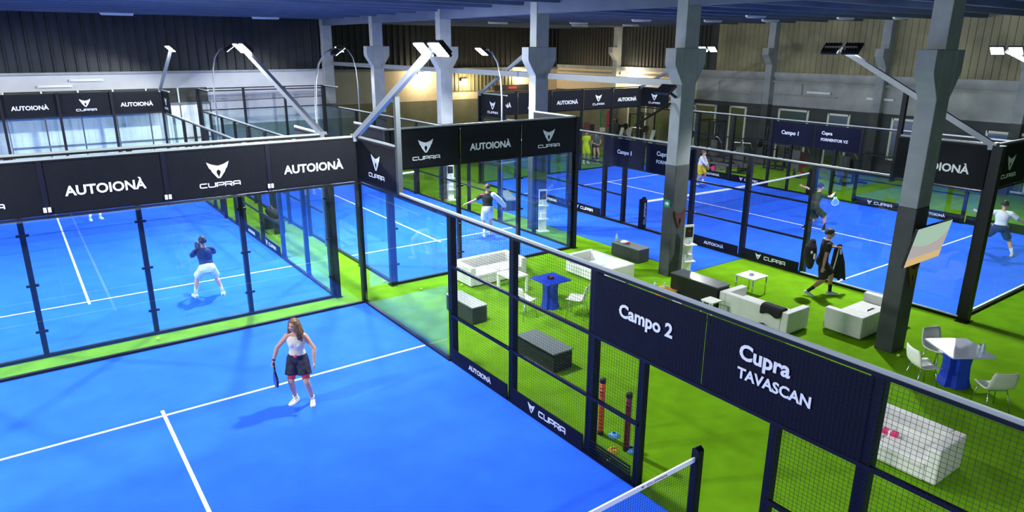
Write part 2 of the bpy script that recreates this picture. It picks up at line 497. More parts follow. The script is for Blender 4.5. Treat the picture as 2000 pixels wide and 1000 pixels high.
o = turf('blue turf walkway in front of the far lounge side court gate', 8.35, -2.95, 10.62, 8.5, lines=False)
o['label'] = 'plain blue turf walkway beside the two rear columns'

MESH_W = .0028
def mesh_part(par, s0, s1, z0, z1, y=0.0, pitch=.0508, w=MESH_W):
    m = MB(); n = int(round((s1 - s0) / pitch)); k = int(round((z1 - z0) / pitch))
    for i in range(n + 1):
        s = s0 + (s1 - s0) * i / n; m.box((s - w / 2, y - w / 2, z0), (s + w / 2, y + w / 2, z1))
    for j in range(k + 1):
        z = z0 + (z1 - z0) * j / k; m.box((s0, y + w / 2, z - w / 2), (s1, y + w * 1.5, z + w / 2))
    return m.build('wire_mesh', 'wire', par)
def side(name, label, cat, p0, ang, L, posts=(), glass=(), mesh=(), rails=(), tops=(), curb=True, pw=.10, mt='black_metal', clamps=(), feet=False, mw=MESH_W):
    """posts (s, h[, w]); glass (s0, s1, z1); mesh (s0, s1, z0, z1); rails (s0, s1, z); tops: pale metal rails (s0, s1, z); local y+ = outside"""
    t = thing(name, label, cat, (p0[0], p0[1], 0), ang)
    if curb:
        m = MB(); m.box((0, -.03, 0), (L, .05, .065)); m.build('base_channel', mt, t)
    for q in posts:
        s, h = q[0], q[1]; w = q[2] if len(q) > 2 else pw
        m = MB(); m.box((s - w / 2, .02, 0), (s + w / 2, .02 + w, h)); m.box((s - w * .9, -.02 + .02, 0), (s + w * .9, .04 + w, .02))
        if feet: m.prism([(0.02 + w, 0.02), (.02 + w + .22, .02), (.02 + w + .22, .06), (.02 + w, .32)], lambda u, v, d: (s - .02 + d, u, v), .04)
        po = m.build('post', mt, t)
        for cz in clamps:
            if h > 2.5:
                c = MB(); c.box((s - w / 2 - .055, -.02, cz - .022), (s + w / 2 + .055, .03, cz + .022)); c.build('clamp', mt, po)
    for s0, s1, z1 in glass:
        m = MB(); m.box((s0 + .006, -.008, .06), (s1 - .006, .004, z1)); m.build('glass_pane', 'court_glass', t)
    for q in mesh: mesh_part(t, *q, w=mw)
    for s0, s1, z in rails:
        m = MB(); m.box((s0, 0, z - .025), (s1, .05, z + .025)); m.build('rail', mt, t)
    for s0, s1, z in tops:
        m = MB(); m.box((s0, .004, z - .01), (s1, .044, z + .03)); m.build('top_rail', 'rail_grey', t)
        m = MB(); m.box((s0, -.012, z - .05), (s1, .05, z - .01)); m.build('rail', mt, t)
    return t
def banner(label, p, ang, w, h, kind, m='banner_black', extra=None, lift=.0):
    """p: lower left corner as the reader sees it; ang: reading direction"""
    b = MB(); b.box((0, 0, 0), (w, .012, h))
    o = b.build('advertising_banner', m); o.location = p; o.rotation_euler = (0, 0, ang); tag(o, label, 'banner')
    k = MB()
    if kind == 'A':
        put_text(k, 'AUTOIONÀ', w * .49, h * .43, w * .69, y=-lift, bold=.028); k.build('lettering', 'letter_white', o)
    elif kind == 'C':
        put_emblem(k, w * .495, h * .55, w * .225, h * .36, y=-lift); k.build('emblem', 'letter_white', o)
        k = MB(); put_word(k, w * .50, h * .23, w * .40, h * .10, y=-lift); k.build('lettering', 'letter_white', o)
    elif kind == 'a':       # low strip
        put_text(k, 'AUTOIONÀ', w * .53, h * .50, w * .40, bold=.028, height=h * .42); k.build('lettering', 'letter_white', o)
    elif kind == 'c':
        put_emblem(k, w * .31, h * .52, w * .10, h * .58); k.build('emblem', 'letter_white', o)
        k = MB(); put_word(k, w * .60, h * .50, w * .36, h * .36); k.build('lettering', 'letter_white', o)
    elif kind == 'T':
        for body, cx, cz, ww in extra:
            k = MB(); put_text(k, body, 0, cz * h, ww * w, y=-lift, left=cx * w, bold=.03)
            k.build('lettering', 'letter_white', o); k = MB()
    return o
H90 = math.pi / 2

# ---- near court (Campo 2)
side('glass_wall', 'long glass end wall behind the woman, topped by black banners', 'glass wall', (-10, 0), 0, 10,
     posts=[(10.02, 4.0, .11), (-.02, 4.0, .11)], glass=[(2 * i, 2 * i + 2, 2.98) for i in range(5)],
     rails=[(0, 10, 3.02), (0, 10, 2.955)], tops=[(0, 10, 4.0)], mesh=[(0, 10, 3.0, 3.95, -.018)])
b = MB()
for i in range(1, 5):
    b = MB(); b.box((-.015, -.03, 0), (.065, .0, .98)); o = b.build('banner_clip', 'navy_metal'); o.location = (-2 * i - .025, 0, 3.0); tag(o, 'upright strap between banners on the near glass wall, number of straps alike', 'strap', 'straps between the near banners')
    c = MB(); c.box((-.035, -.055, .06), (.015, -.045, .15)); c.box((.035, -.055, .06), (.085, -.045, .15)); c.build('plate', 'line_white', o)
for o in COL.objects:
    if o.name.startswith('banner_clip'): o['label'] = 'dark upright strap with two white plates joining neighbouring near banners'
seq = [('A', 'black lettered banner on near glass wall, beside its right corner'), ('C', 'black emblem banner on near glass wall, between two lettered banners'), ('A', 'black lettered banner on near glass wall, large one at the left'), ('C', 'black emblem banner on near glass wall, cut off by the left edge'), ('A', 'black lettered banner at the far left end of near glass wall')]
for i, (k, lb) in enumerate(seq): banner(lb, (-2 * i - 1.97, -.012, 3.03), 0, 1.94, .93, k, lift=.014)
t = side('mesh_fence', 'near black wire mesh fence between near court and lounge', 'fence', (0, 0), -H90, 20,
     posts=[(4, 3.0, .13), (6, 3.0, .11), (8, 3.0, .13), (9, 2.05), (11, 2.05), (12, 3.0, .13), (14, 3.0, .11), (16, 3.0, .13)] , curb=False,
     glass=[(0.05, 2, 2.98), (2, 3.93, 2.98), (16.05, 18, 2.98), (18, 20, 2.98)],
     mesh=[(0.02, 2, 3.0, 3.96, .0)] + [(a, a + 2, 0.03, 2.96) for a in (4, 6, 12, 14)] + [(8, 9, .03, 2), (11, 12, .03, 2), (8, 12, 2.0, 2.95, .0)],
     rails=[(a, a + 2, z) for a in (4, 6, 12, 14) for z in (.03, 1, 2)] + [(8, 9, .03), (8, 9, 1), (11, 12, .03), (11, 12, 1), (8, 12, 2.0), (0, 4, 2.955), (0, 2, 3.03)],
     tops=[(0, 2, 4.0), (2, 16, 3.03)], mt='navy_metal')
m = MB(); m.box((0, -.03, 0), (4, .05, .065)); m.build('base_channel', 'navy_metal', t)
m = MB(); m.box((1.96, .0, 3.0), (2.06, .10, 5.0)); m.build('lamp_post', 'post_grey', t)
banner('black slatted emblem banner on the short return beside the near corner', (.014, -.06, 3.03), -H90, 1.9, .93, 'C', lift=.018)
banner('navy banner reading Campo 2 over the near gate', (.012, -8.04, 2.02), -H90, 1.93, .93, 'T', 'banner_navy', [('Campo 2', .265, .55, .49)], lift=.018)
banner('navy banner with two lines of text over the near gate', (.012, -9.985, 2.02), -H90, 1.985, .93, 'T', 'banner_navy', [('Cupra', .25, .68, .325), ('TAVASCAN', .25, .43, .46)], lift=.018)
banner('low navy lettered strip at the foot of near fence', (-.008, -4.07, .03), -H90, 1.86, .29, 'a', 'banner_navy')
banner('low navy emblem strip at the foot of near fence', (-.008, -6.06, .03), -H90, 1.86, .29, 'c', 'banner_navy')
b = MB()
for q in range(6): b.box((0, 0, q * .052), (.86, .010, q * .052 + .026))
for x in (0, .42, .85): b.box((x, .002, 0), (x + .01, .008, .29))
o = b.build('slatted_strip', 'banner_navy'); o.location = (-.008, -8.07, .03); o.rotation_euler = (0, 0, -H90); tag(o, 'low slatted navy strip beside the near gate post, turf showing through', 'strip')

# ---- left rear court
side('glass_wall', 'glass end wall with dark clamped posts just beyond the green strip', 'glass wall', (-10.45, .80), 0, 10,
     posts=[(2 * i, 4.0, .10) for i in range(5)] + [(10.0, 4.0, .12)], glass=[(2 * i + .03, 2 * i + 1.97, 2.98) for i in range(5)], clamps=(.55, 1.5, 2.5), feet=False,
     mesh=[(0, 10, 3, 3.95)], rails=[(0, 10, 3.0), (0, 10, 3.9)], tops=[(0, 10, 4.0)])
def long_side(label, p, ang, L, net, gate=True, joint=True, pw=.10):
    g = [(0.03, 2, 2.98), (2, 3.96, 2.98), (L - 3.96, L - 2, 2.98), (L - 2, L - .03, 2.98)]
    ms = [(0, 2, 3, 3.95), (L - 2, L, 3, 3.95)]; ps = [(0, 4, .12), (L, 4, .12)] + ([(2, 3.0), (L - 2, 3.0)] if joint else []); rl = [(0, 4, 2.97), (L - 4, L, 2.97)]
    s = 4.0
    while s <= L - 4 + .01:
        ps.append((s, 3.0)); s += 2
    s = 4.0
    while s < L - 4 - .01:
        if gate and abs(s + 1 - net) < 1.1 + 1:
            pass
        else:
            ms.append((s, s + 2, .03, 2.96)); rl += [(s, s + 2, z) for z in (.03, 1, 2)]
        s += 2
    if gate:
        ps = [q for q in ps if abs(q[0] - net) > .5]
        ps += [(net - 1, 2.05), (net + 1, 2.05)]
        ms += [(net - 2, net - 1, .03, 2), (net + 1, net + 2, .03, 2), (net - 2, net + 2, 2, 2.95, .03)]
        rl += [(net - 2, net - 1, 1), (net + 1, net + 2, 1), (net - 2, net + 2, 2.0), (net - 2, net - 1, .03), (net + 1, net + 2, .03)]
    return side('mesh_fence', label, 'fence', p, ang, L, posts=ps, glass=g, mesh=ms, rails=rl, tops=[(0, 2, 4.0), (2, L - 2, 3.03), (L - 2, L, 4.0)], pw=pw, mw=.0021)
long_side('long fence along the right side of the left rear court', (-.45, 20.8), -H90, 20, 10)
side('glass_wall', 'far glass end wall of the left rear court below small banners', 'glass wall', (-.45, 20.8), math.pi, 10, posts=[(2 * i, 4.0) for i in range(6)],
     glass=[(2 * i + .03, 2 * i + 1.97, 2.98) for i in range(5)], rails=[(0, 10, 3.0), (0, 10, 3.95)], mesh=[])
for i, (k, lb) in enumerate([('A', 'small lettered banner on far wall of left rear court, beside its right corner'), ('C', 'small emblem banner on far wall of left rear court'), ('A', 'small lettered banner on far wall of left rear court, left of the emblem'), ('C', 'partly hidden emblem banner at left edge on far wall of left rear court'), ('A', 'hidden lettered banner at left end of the far wall')][:4]):
    banner(lb, (-.45 - 2 * i - 1.95, 20.77, 3.03), 0, 1.9, .93, k)
banner('small black banner on the short return at far right corner of left rear court', (-.45, 20.7, 3.03), -H90, 1.9, .93, 'C')
banner('dark slatted banner on the short return behind the near wall corner', (-.45, 2.75, 3.03), -H90, 1.9, .93, 'P')
# ---- singles court
side('glass_wall', 'glass end wall of the singles court under three black banners', 'glass wall', (1.2, .78), 0, 6, posts=[(0, 4, .15), (2, 4, .10), (4, 4, .10), (6, 4, .13)],
     glass=[(2 * i + .04, 2 * i + 1.96, 2.98) for i in range(3)], clamps=(.55, 1.5, 2.4), rails=[(0, 6, 3.0)], tops=[(0, 6, 4.0)], mesh=[(0, 6, 3, 3.95)])
for i, (k, lb) in enumerate([('C', 'black emblem banner on the singles court wall, left one of two emblems'), ('A', 'black lettered banner in the middle of the singles court wall'), ('C', 'black emblem banner on the singles court wall, at its right corner')]):
    banner(lb, (1.2 + 2 * i + .03, .74, 3.03), 0, 1.94, .93, k)
long_side('fence on the left side of the singles court beside the green aisle', (1.2, .78), H90, 20, 10, gate=False)
b_ = banner('dark slatted banner on the left return of the singles court', (1.2, 2.75, 3.03), -H90, 1.9, .93, 'P')
long_side('fence on the right side of the singles court beside the walkway', (7.2, 20.78), -H90, 20, 10, gate=False)
banner('black banner on the right return of the singles court', (7.17, 2.75, 3.03), -H90, 1.9, .93, 'P')
side('glass_wall', 'far end wall of the singles court, bare frame and no banners', 'glass wall', (7.2, 20.78), math.pi, 6, posts=[(0, 4, .16), (2, 4), (4, 4), (6, 4)],
     glass=[(2 * i + .04, 2 * i + 1.96, 2.98) for i in range(3)], rails=[(0, 6, 3.0), (0, 6, 3.88), (0, 6, 4.0)], mesh=[(0, 6, 3, 3.95)])
# ---- right court (Campo 1)
tw = side('glass_wall', 'glass end wall at right of the far lounge side court with emblem banner', 'glass wall', (20.7, -8.8), math.pi, 10, posts=[(10.0, 4.0, .20), (0, 4, .12)],
     glass=[(2 * i + .02, 2 * i + 1.98, 2.98) for i in range(5)], rails=[(0, 10, 3.0)], tops=[(0, 10, 4.0)], mesh=[(0, 10, 3, 3.95)])
m = MB(); m.box((0, -.03, .066), (10, .02, .09)); m.build('pale_edging', 'line_white', tw)
t = long_side('front fence of the court beyond the lounge, white top rail', (10.7, 11.2), -H90, 20, 10, pw=.13, joint=False)
m = MB(); m.box((16, -.03, .066), (20, .02, .09)); m.build('pale_edging', 'line_white', t)
m = MB(); m.box((17.95, .0, 2.9), (18.05, .10, 5.0)); m.build('lamp_post', 'black_metal', t)
long_side('back fence of the court beyond the lounge, before the gym', (20.7, -8.8), H90, 20, 10, joint=False)
side('glass_wall', 'far end wall of the court beyond the lounge, banners lit from behind', 'glass wall', (10.7, 11.2), 0, 10, posts=[(2 * i, 4.0) for i in range(6)],
     glass=[(2 * i + .03, 2 * i + 1.97, 2.98) for i in range(5)], rails=[(0, 10, 3.0), (0, 10, 4.0)], mesh=[])
for i, (k, lb) in enumerate([('A', 'lettered banner on far wall behind column, its end letters showing'), ('C', 'emblem banner on far wall hidden behind the column'), ('A', 'lettered banner on far wall, directly right of the column'), ('C', 'small emblem banner on far wall between two lettered banners, right of column'), ('A', 'lettered banner on far wall at its right corner before the gym')]):
    banner(lb, (10.7 + 2 * i + .04, 11.16, 3.03), 0, 1.92, .93, k)
banner('brownish emblem banner on the return left of the far wall', (10.68, 11.15, 3.03), -H90, 1.9, .93, 'C')
banner('small emblem banner on the return at right corner of the far wall', (20.66, 11.15, 3.03), -H90, 1.9, .93, 'C')
banner('black lettered banner half hidden by the column with the television', (10.68, -6.83, 3.03), -H90, 1.93, .93, 'A')
banner('black emblem banner at the right edge on the end wall', (10.78, -8.84, 3.03), 0, 1.93, .93, 'C')
banner('black lettered banner on the end wall outside the right edge', (12.74, -8.84, 3.03), 0, 1.93, .93, 'A')
banner('navy banner reading Campo 1 over the front gate, left of a column', (10.69, 3.16, 2.02), -H90, 1.93, .93, 'T', 'banner_navy', [('Campo 1', .33, .50, .35)])
banner('navy banner with two text lines half hidden by a column', (10.69, 1.17, 2.02), -H90, 1.93, .93, 'T', 'banner_navy', [('Cupra', .24, .66, .26), ('FORMENTOR VZ', .24, .40, .60)])
banner('faint navy Campo 1 banner on the back fence before the gym', (20.62, 3.16, 2.02), -H90, 1.93, .93, 'T', 'banner_navy', [('Campo 1', .22, .50, .42)])
banner('faint navy banner with two text lines on the back fence before the gym', (20.62, 1.17, 2.02), -H90, 1.93, .93, 'T', 'banner_navy', [('Cupra', .14, .66, .24), ('FORMENTOR VZ', .14, .40, .60)])
for (x, y, k, lb) in [(10.69, -.86, 'a', 'low black lettered strip on front fence beside the white stand'), (10.69, -2.86, 'c', 'low black emblem strip on front fence left of the walking man'), (10.69, 5.12, 'c', 'low black emblem strip on front fence behind the blue walkway'), (10.69, 7.12, 'a', 'low black lettered strip on front fence seen through the singles court glass'),
                      (20.66, 7.14, 'a', 'low lettered strip on back fence behind the player in yellow shorts'), (20.66, 5.14, 'c', 'low emblem strip on back fence above the net'), (20.66, -2.86, 'a', 'low lettered strip on back fence left of the television column'), (20.66, -4.9, 'a', 'low lettered strip on back fence right of the television column'), (20.66, -.86, 'c', 'low emblem strip on back fence beside the swinging player')]:
    banner(lb, (x, y, .03), -H90, 1.86, .29, k)

banner('low emblem strip on the aisle fence of left rear court, nearer of two', (-.475, 6.73, .03), -H90, 1.86, .29, 'c')
banner('low lettered strip on the aisle fence of left rear court, farther one', (-.475, 8.73, .03), -H90, 1.86, .29, 'a')
# ---- nets
def net(label, x0, x1, y, hp=1.08, hc=.90, tape_text=False):
    t = thing('padel_net', label, 'net', ((x0 + x1) / 2, y, 0)); w = (x1 - x0) / 2
    for s in (-1, 1):
        m = MB(); m.box((s * w - .055, -.055, 0), (s * w + .055, .055, hp)); m.prism([(-.055, hp), (.055, hp), (.0, hp + .04)], lambda u, v, d: (s * w - .055 + d, u, v), .11)
        m.box((s * w - .10, -.10, 0), (s * w + .10, .10, .02)); m.build('net_post', 'navy_metal', t, bevel=.006)
    N = 24; hz = lambda u: hc + (hp - .10 - hc) * abs(u / w) ** 1.3
    m = MB()
    for i in range(N):
        a = -w + .05 + (2 * w - .1) * i / N; c = -w + .05 + (2 * w - .1) * (i + 1) / N
        m.add([(a, -.012, hz(a) - .065), (a, .012, hz(a) - .065), (a, .012, hz(a)), (a, -.012, hz(a)), (c, -.012, hz(c) - .065), (c, .012, hz(c) - .065), (c, .012, hz(c)), (c, -.012, hz(c))],
              [(0, 1, 2, 3), (7, 6, 5, 4), (0, 4, 5, 1), (1, 5, 6, 2), (2, 6, 7, 3), (3, 7, 4, 0)])
    tp = m.build('net_tape', 'line_white', t)
    if tape_text:
        for u in (w - .75, w - 2.1, w - 3.45):
            k = MB(); put_word(k, u, hz(u) - .033, .34, .026, y=-.013, th=.002); put_emblem(k, u - .25, hz(u) - .033, .05, .035, y=-.013, th=.002)
            k.build('lettering', 'concrete_dark', tp)
    m = MB(); p = .042; n = int(2 * w / p)
    for i in range(n + 1):
        u = -w + .05 + (2 * w - .1) * i / n; m.box((u - .0012, -.0012, .03), (u + .0012, .0012, hz(u) - .06))
    for j in range(int(hc / p)):
        z = .04 + j * p; m.box((-w + .05, .0012, z - .0012), (w - .05, .0036, z + .0012))
    m.build('net_mesh', 'wire', t)
    return t
net('near court net with white printed tape at bottom edge', -10.0, .12, -9.95, tape_text=True)
net('net of the left rear court behind the near banners', -10.4, -.5, 10.8)
net('net of the narrow singles court', 1.25, 7.15, 10.78)
t = net('net of the court beyond the lounge, posts lettered black', 10.75, 20.65, 1.2)

k = MB(); k.box((-4.98 - .10, -.10, .02), (-4.98 + .10, .10, 1.04)); pd = k.build('post_pad', 'black_metal', t, bevel=.02)
k = MB(); lt = MB(); put_word(lt, 0, 0, .72, .085, 0, .004); k.add([(-4.98 - v[2] * 1.0, -.102 + v[1], .55 + v[0]) for v in lt.v], lt.f); k.build('lettering', 'letter_white', pd)
# ------------------------------------------------------------------ floodlights
def spot(name, loc, target, watts, ang=168, blend=.3, rad=.16, col=(.93, .97, 1)):
    l = bpy.data.lights.new(name, 'SPOT'); l.energy = watts; l.spot_size = R(ang); l.spot_blend = blend; l.shadow_soft_size = rad; l.color = col
    o = bpy.data.objects.new(name, l); COL.objects.link(o); o.location = loc
    d = Vector(target) - Vector(loc); o.rotation_euler = d.to_track_quat('-Z', 'Y').to_euler()
    return o
def head(t, loc, inward, tilt=46, two=True, size=(.42, .34)):
    """lamp heads as parts of t; loc local; inward: local unit vector the lamps face"""
    iw = Vector(inward).normalized(); al = Vector((-iw.y, iw.x, 0))
    nrm = (iw * math.sin(R(tilt)) + Vector((0, 0, -1)) * math.cos(R(tilt))).normalized()
    vv = nrm.cross(al).normalized()
    for s in ((-1, 1) if two else (0,)):
        c = Vector(loc) + al * s * .27
        m = MB(); a, bb = size[0] / 2, size[1] / 2
        f = lambda u, v, d: c + al * u + vv * v + nrm * d
        m.prism([(-a, -bb), (a, -bb), (a, bb), (-a, bb)], f, .05)
        for q in range(6):
            u = -a + .03 + q * (2 * a - .06) / 5
            m.prism([(u - .008, -bb + .03), (u + .008, -bb + .03), (u + .008, bb - .03), (u - .008, bb - .03)], lambda x, y, d: f(x, y, -d), .05)
        h = m.build('lamp_head', 'lamp_body', t)
        m = MB(); m.prism([(-a + .025, -bb + .025), (a - .025, -bb + .025), (a - .025, bb - .025), (-a + .025, bb - .025)], lambda x, y, d: f(x, y, .05 + d), .012)
        m.build('lens', 'lamp_glow', h)
    m = MB(); m.bar(Vector(loc) + al * -.42 - nrm * .03, Vector(loc) + al * .42 - nrm * .03, .05); m.build('cross_bar', 'lamp_body', t)
    return nrm
def arm_lamp(label, base, tip, inward, watts=None, post=None, group=None, thick=.12):
    t = thing('floodlight', label, 'floodlight', base, 0, group)
    d = Vector(tip) - Vector(base)
    m = MB(); m.bar((0, 0, 0), d, thick * .85, thick); m.box((-.08, -.08, -.10), (.08, .08, .06)); m.build('arm', 'arm_grey', t)
    nrm = head(t, tuple(d + Vector((0, 0, .02))), inward)
    iw = Vector(inward)
    p = Vector(tip) + nrm * .10
    s = spot('floodlight_beam', p, p + Vector((0, 0, -3)) + iw * 1.3, watts or LAMP_W); s.parent = t; s.location = p - Vector(base)
    return t
IL, IRt = (-1, 0, 0), (1, 0, 0)
arm_lamp('big twin floodlight whose arm leans from the near corner, glaring', (0, 0.02, 4.0), (0, -3.62, 5.92), IL, LAMP_W * .92)
arm_lamp('twin floodlight on thick pale arm above the left rear court', (-.45, .85, 4.0), (-1.0, 4.6, 5.90), IL, LAMP_W * 1.55)
arm_lamp('small glaring floodlight above small far left banners', (-.45, 20.75, 4.0), (-.45, 17.0, 5.82), IL, LAMP_W * .6)
arm_lamp('twin floodlight at the far left corner of the left rear court', (-10.4, 20.75, 4.0), (-10.4, 17.0, 5.85), IRt, LAMP_W * .6)
arm_lamp('twin floodlight at the near left corner of the left rear court', (-10.4, .85, 4.0), (-10.4, 4.5, 5.85), IRt, LAMP_W * 1.5)
arm_lamp('twin floodlight at the near left corner of the near court', (-10, .02, 4.0), (-10, -3.62, 5.92), IRt, LAMP_W)
arm_lamp('twin floodlight at the near end of the near court, lounge side', (0, -19.9, 4.0), (0, -16.3, 5.92), IL, LAMP_W * .38)
arm_lamp('twin floodlight at the near end of the near court, far from lounge', (-10, -19.9, 4.0), (-10, -16.3, 5.92), IRt, LAMP_W * .5)
arm_lamp('dark unlit looking twin floodlight seen from behind, left of television column', (10.7, -8.8, 4.0), (10.7, -5.1, 5.95), IRt, LAMP_W * 1.05)
arm_lamp('glaring twin floodlight at the right edge', (20.7, -8.8, 4.0), (20.7, -5.1, 5.92), IL, LAMP_W * .6)
arm_lamp('glaring floodlight beside the column with the exit sign', (20.7, 11.2, 4.0), (20.6, 7.0, 5.90), IL, LAMP_W * .5)
arm_lamp('floodlight hidden behind the third column', (10.7, 11.2, 4.0), (10.7, 7.5, 5.90), IRt, LAMP_W * .4)
def curved_lamp(label, x, y, sx, watts):
    t = thing('floodlight', label, 'floodlight', (x, y, 0))
    m = MB(); m.tube([(0, 0, 0), (0, 0, 4.3), (sx * .05, 0, 4.95), (sx * .18, 0, 5.45), (sx * .40, 0, 5.78), (sx * .62, 0, 5.86)], [.034, .031, .028, .027, .026, .024], n=8)
    m.build('pole', 'arm_grey', t, smooth=True)
    n = head(t, (sx * .78, 0, 5.84), (sx, 0, 0), tilt=36, two=False, size=(.36, .40))
    p = Vector((sx * .80, 0, 5.70)); s = spot('floodlight_beam', p, p + Vector((0, 0, -1)) + Vector((sx * .5, 0, 0)), watts); s.parent = t
    s.location = p
curved_lamp('slim curved pole floodlight glowing right of the second column', 7.32, 4.7, -1, LAMP_W)
curved_lamp('slim curved pole floodlight seen dark from behind beside small lit one', 1.08, 5.3, 1, LAMP_W)
curved_lamp('slim curved pole floodlight glowing small left of a column', 7.32, 16.5, -1, LAMP_W * .3)
curved_lamp('slim curved pole floodlight far off, right of small far banners', 1.08, 17.3, 1, LAMP_W * .3)
# small square flood on the column with the exit sign
t = thing('floodlight', 'small square black floodlight under the corbel of the exit sign column', 'floodlight', (7.53, CY, 4.80))
m = MB(); m.bar((0, 0, -.05), (-.35, -.05, .12), .05); m.build('bracket', 'lamp_body', t)
m = MB(); m.obox((-.45, -.05, .16), (.34, .46, .07), (0, R(-35), 0)); h = m.build('lamp_head', 'lamp_body', t)
m = MB(); m.obox((-.468, -.05, .134), (.18, .24, .03), (0, R(-35), 0)); m.build('lens', 'tube_white', h)
m = MB(); m.bar((-.05, .1, -.2), (-.75, .62, -.75), .05); m.build('strut', 'lamp_body', t)
# warm lamps by the cream wall
def warm(label, p, watts):
    t = thing('wall_lamp', label, 'lamp', p)
    m = MB(); m.box((-.25, -.06, -.08), (.25, .06, .08)); h = m.build('housing', 'lamp_body', t)
    m = MB(); m.box((-.22, -.075, -.07), (.22, -.06, .07)); m.box((-.22, -.06, -.095), (.22, .05, -.08)); m.build('diffuser', 'warm_glow', t)
    l = bpy.data.lights.new('wall_lamp_light', 'POINT'); l.energy = watts; l.color = (1, .80, .50); l.shadow_soft_size = .2
    o = bpy.data.objects.new('wall_lamp_light', l); COL.objects.link(o); o.parent = t; o.location = (0, -.35, -.15)
warm('warm glowing wall lamp behind the second column', (16.3, 26.85, 4.25), WARM_W * 2.2)
warm('warm glowing wall lamp right of the second column', (19.6, 26.8, 3.75), WARM_W * 1.5)
warm('warm wall lamp lighting cream wall right of third column', (24.2, 26.8, 4.1), WARM_W * 1.6)
warm('warm wall lamp in the corner left of the exit sign column', (27.3, 19.3, 4.3), WARM_W * 2.2)
# fluorescent battens on the ceiling, unlit
TB = [(-1.9, 19.4), (4.2, 19.4), (9.4, 14), (9.9, 18.4), (16, 17.5), (19.5, 14.9), (22.3, 18.0), (24, 15.5), (19.0, 9.8), (22, 8.0), (19.2, 3.6), (23.4, 5.8), (23.5, 2.2), (25.0, .6)]
proto = None
for x, y in TB:
    if proto is None:
        proto = thing('tube_light', 'unlit white fluorescent batten under the ceiling ribs', 'ceiling light', (x, y, 7.16), 0, 'unlit battens under the ceiling')
        m = MB(); m.box((-.62, -.05, .0), (.62, .05, .06)); m.build('housing', 'tube_white', proto)
        m = MB(); m.tube([(-.6, 0, -.02), (.6, 0, -.02)], .02); m.build('tube', 'tube_white', proto, smooth=True)
        for s in (-.4, .4):
            m = MB(); m.tube([(s, 0, .06), (s, 0, .46)], .006, n=5); m.build('hanger', 'steel_beam', proto)
    else: dup(proto, (x, y, 7.16))
for lb, p, rz in [('white fluorescent batten on the white band of the back wall', (-3.2, YB - .06, 4.45), 0), ('second pale batten on the white band, lower and to the left', (-4.4, YB - .06, 4.22), 0), ('pale batten high on gym wall right of the mirrors', (27.9, 5.6, 3.75), H90), ('pale batten high on gym wall left of television column', (27.9, 2.4, 3.62), H90)]:
    t = thing('tube_light', lb, 'wall light', p, rz)
    m = MB(); m.box((-.65, -.03, -.05), (.65, .05, .05)); m.build('housing', 'tube_white', t)
    m = MB(); m.tube([(-.6, -.05, 0), (.6, -.05, 0)], .025); m.build('tube', 'line_white', t, smooth=True)
    if 'gym wall' in lb:
        l = bpy.data.lights.new('gym_fill_light', 'POINT'); l.energy = 420; l.color = (.95, 1, .90); l.shadow_soft_size = .3  # added fill light to brighten the gym; the batten tube itself does not glow
        o = bpy.data.objects.new('gym_fill_light', l); COL.objects.link(o); o.parent = t; o.location = (0, -.5, 0)
# ------------------------------------------------------------------ lounge furniture
def sofa(label, cx, cy, rz, L, D, H=.52, seat=.31, at=.17, cushions=2):
    t = thing('sofa', label, 'sofa', (cx, cy, 0), rz)
    m = MB(); m.box((-L / 2 + at, -D / 2, .03), (L / 2 - at, D / 2 - at, seat - .09)); m.build('base', 'leather_white', t, bevel=.012)
    w = (L - 2 * at) / cushions
    for i in range(cushions):
        m = MB(); x0 = -L / 2 + at + i * w; m.box((x0 + .004, -D / 2 - .01, seat - .09), (x0 + w - .004, D / 2 - at - .003, seat)); m.build('seat_cushion', 'leather_white', t, bevel=.025, seg=3)
    m = MB(); m.box((-L / 2 + at + .002, D / 2 - at, .03), (L / 2 - at - .002, D / 2, H)); m.build('backrest', 'leather_white', t, bevel=.025, seg=3)
    for s in (-1, 1):
        m = MB(); a, b = sorted((s * L / 2, s * (L / 2 - at))); m.box((a, -D / 2, .03), (b, D / 2, H)); m.build('armrest', 'leather_white', t, bevel=.025, seg=3)
        for q in (-1, 1):
            m = MB(); m.box((s * (L / 2 - .12) - .03, q * (D / 2 - .1) - .03, 0), (s * (L / 2 - .12) + .03, q * (D / 2 - .1) + .03, .035)); m.build('foot', 'rubber_black', t)
    return t
sofa('white two seat sofa facing the near fence, against the singles court glass', 3.55, -.10, 0, 1.80, .95)
sofa('white sofa right of the blue table, beside the dark wicker bench', 6.0, -1.78, -H90, 1.72, .92)
sofa('white sofa seen from behind with a black jacket over its back', 6.95, -6.20, H90, 1.80, .82)
sofa('white sofa partly hidden behind the television column', 8.52, -7.72, math.pi, 1.80, .86)
sofa('white sofa nearest the camera, behind the mesh at lower right', 3.90, -10.60, -H90, 1.76, .84, H=.57, cushions=2)
def wicker_bench(label, cx, cy, L, D, H, mt='wicker', top='bench_top', halves=1):
    t = thing('wicker_bench', label, 'bench', (cx, cy, 0), H90)
    for i in range(halves):
        m = MB(); x0 = -L / 2 + i * L / halves; m.box((x0 + .006, -D / 2 + .015, .02), (x0 + L / halves - .006, D / 2 - .015, H - .03))
        n = int(H / .045)
        for k in range(n):
            z = .05 + k * .045
            if z < H - .06: m.box((x0 + .0, -D / 2 + .007, z), (x0 + L / halves - .0, D / 2 - .007, z + .028))
        m.build('body', mt, t)
    m = MB(); m.box((-L / 2 - .01, -D / 2 - .01, H - .03), (L / 2 + .01, D / 2 + .01, H)); m.build('seat_top', top, t, bevel=.008)
    for x in (-L / 2 + .08, L / 2 - .08):
        m = MB(); m.box((x - .04, -D / 2 + .05, 0), (x + .04, D / 2 - .05, .03)); m.build('foot', 'rubber_black', t)
    return t
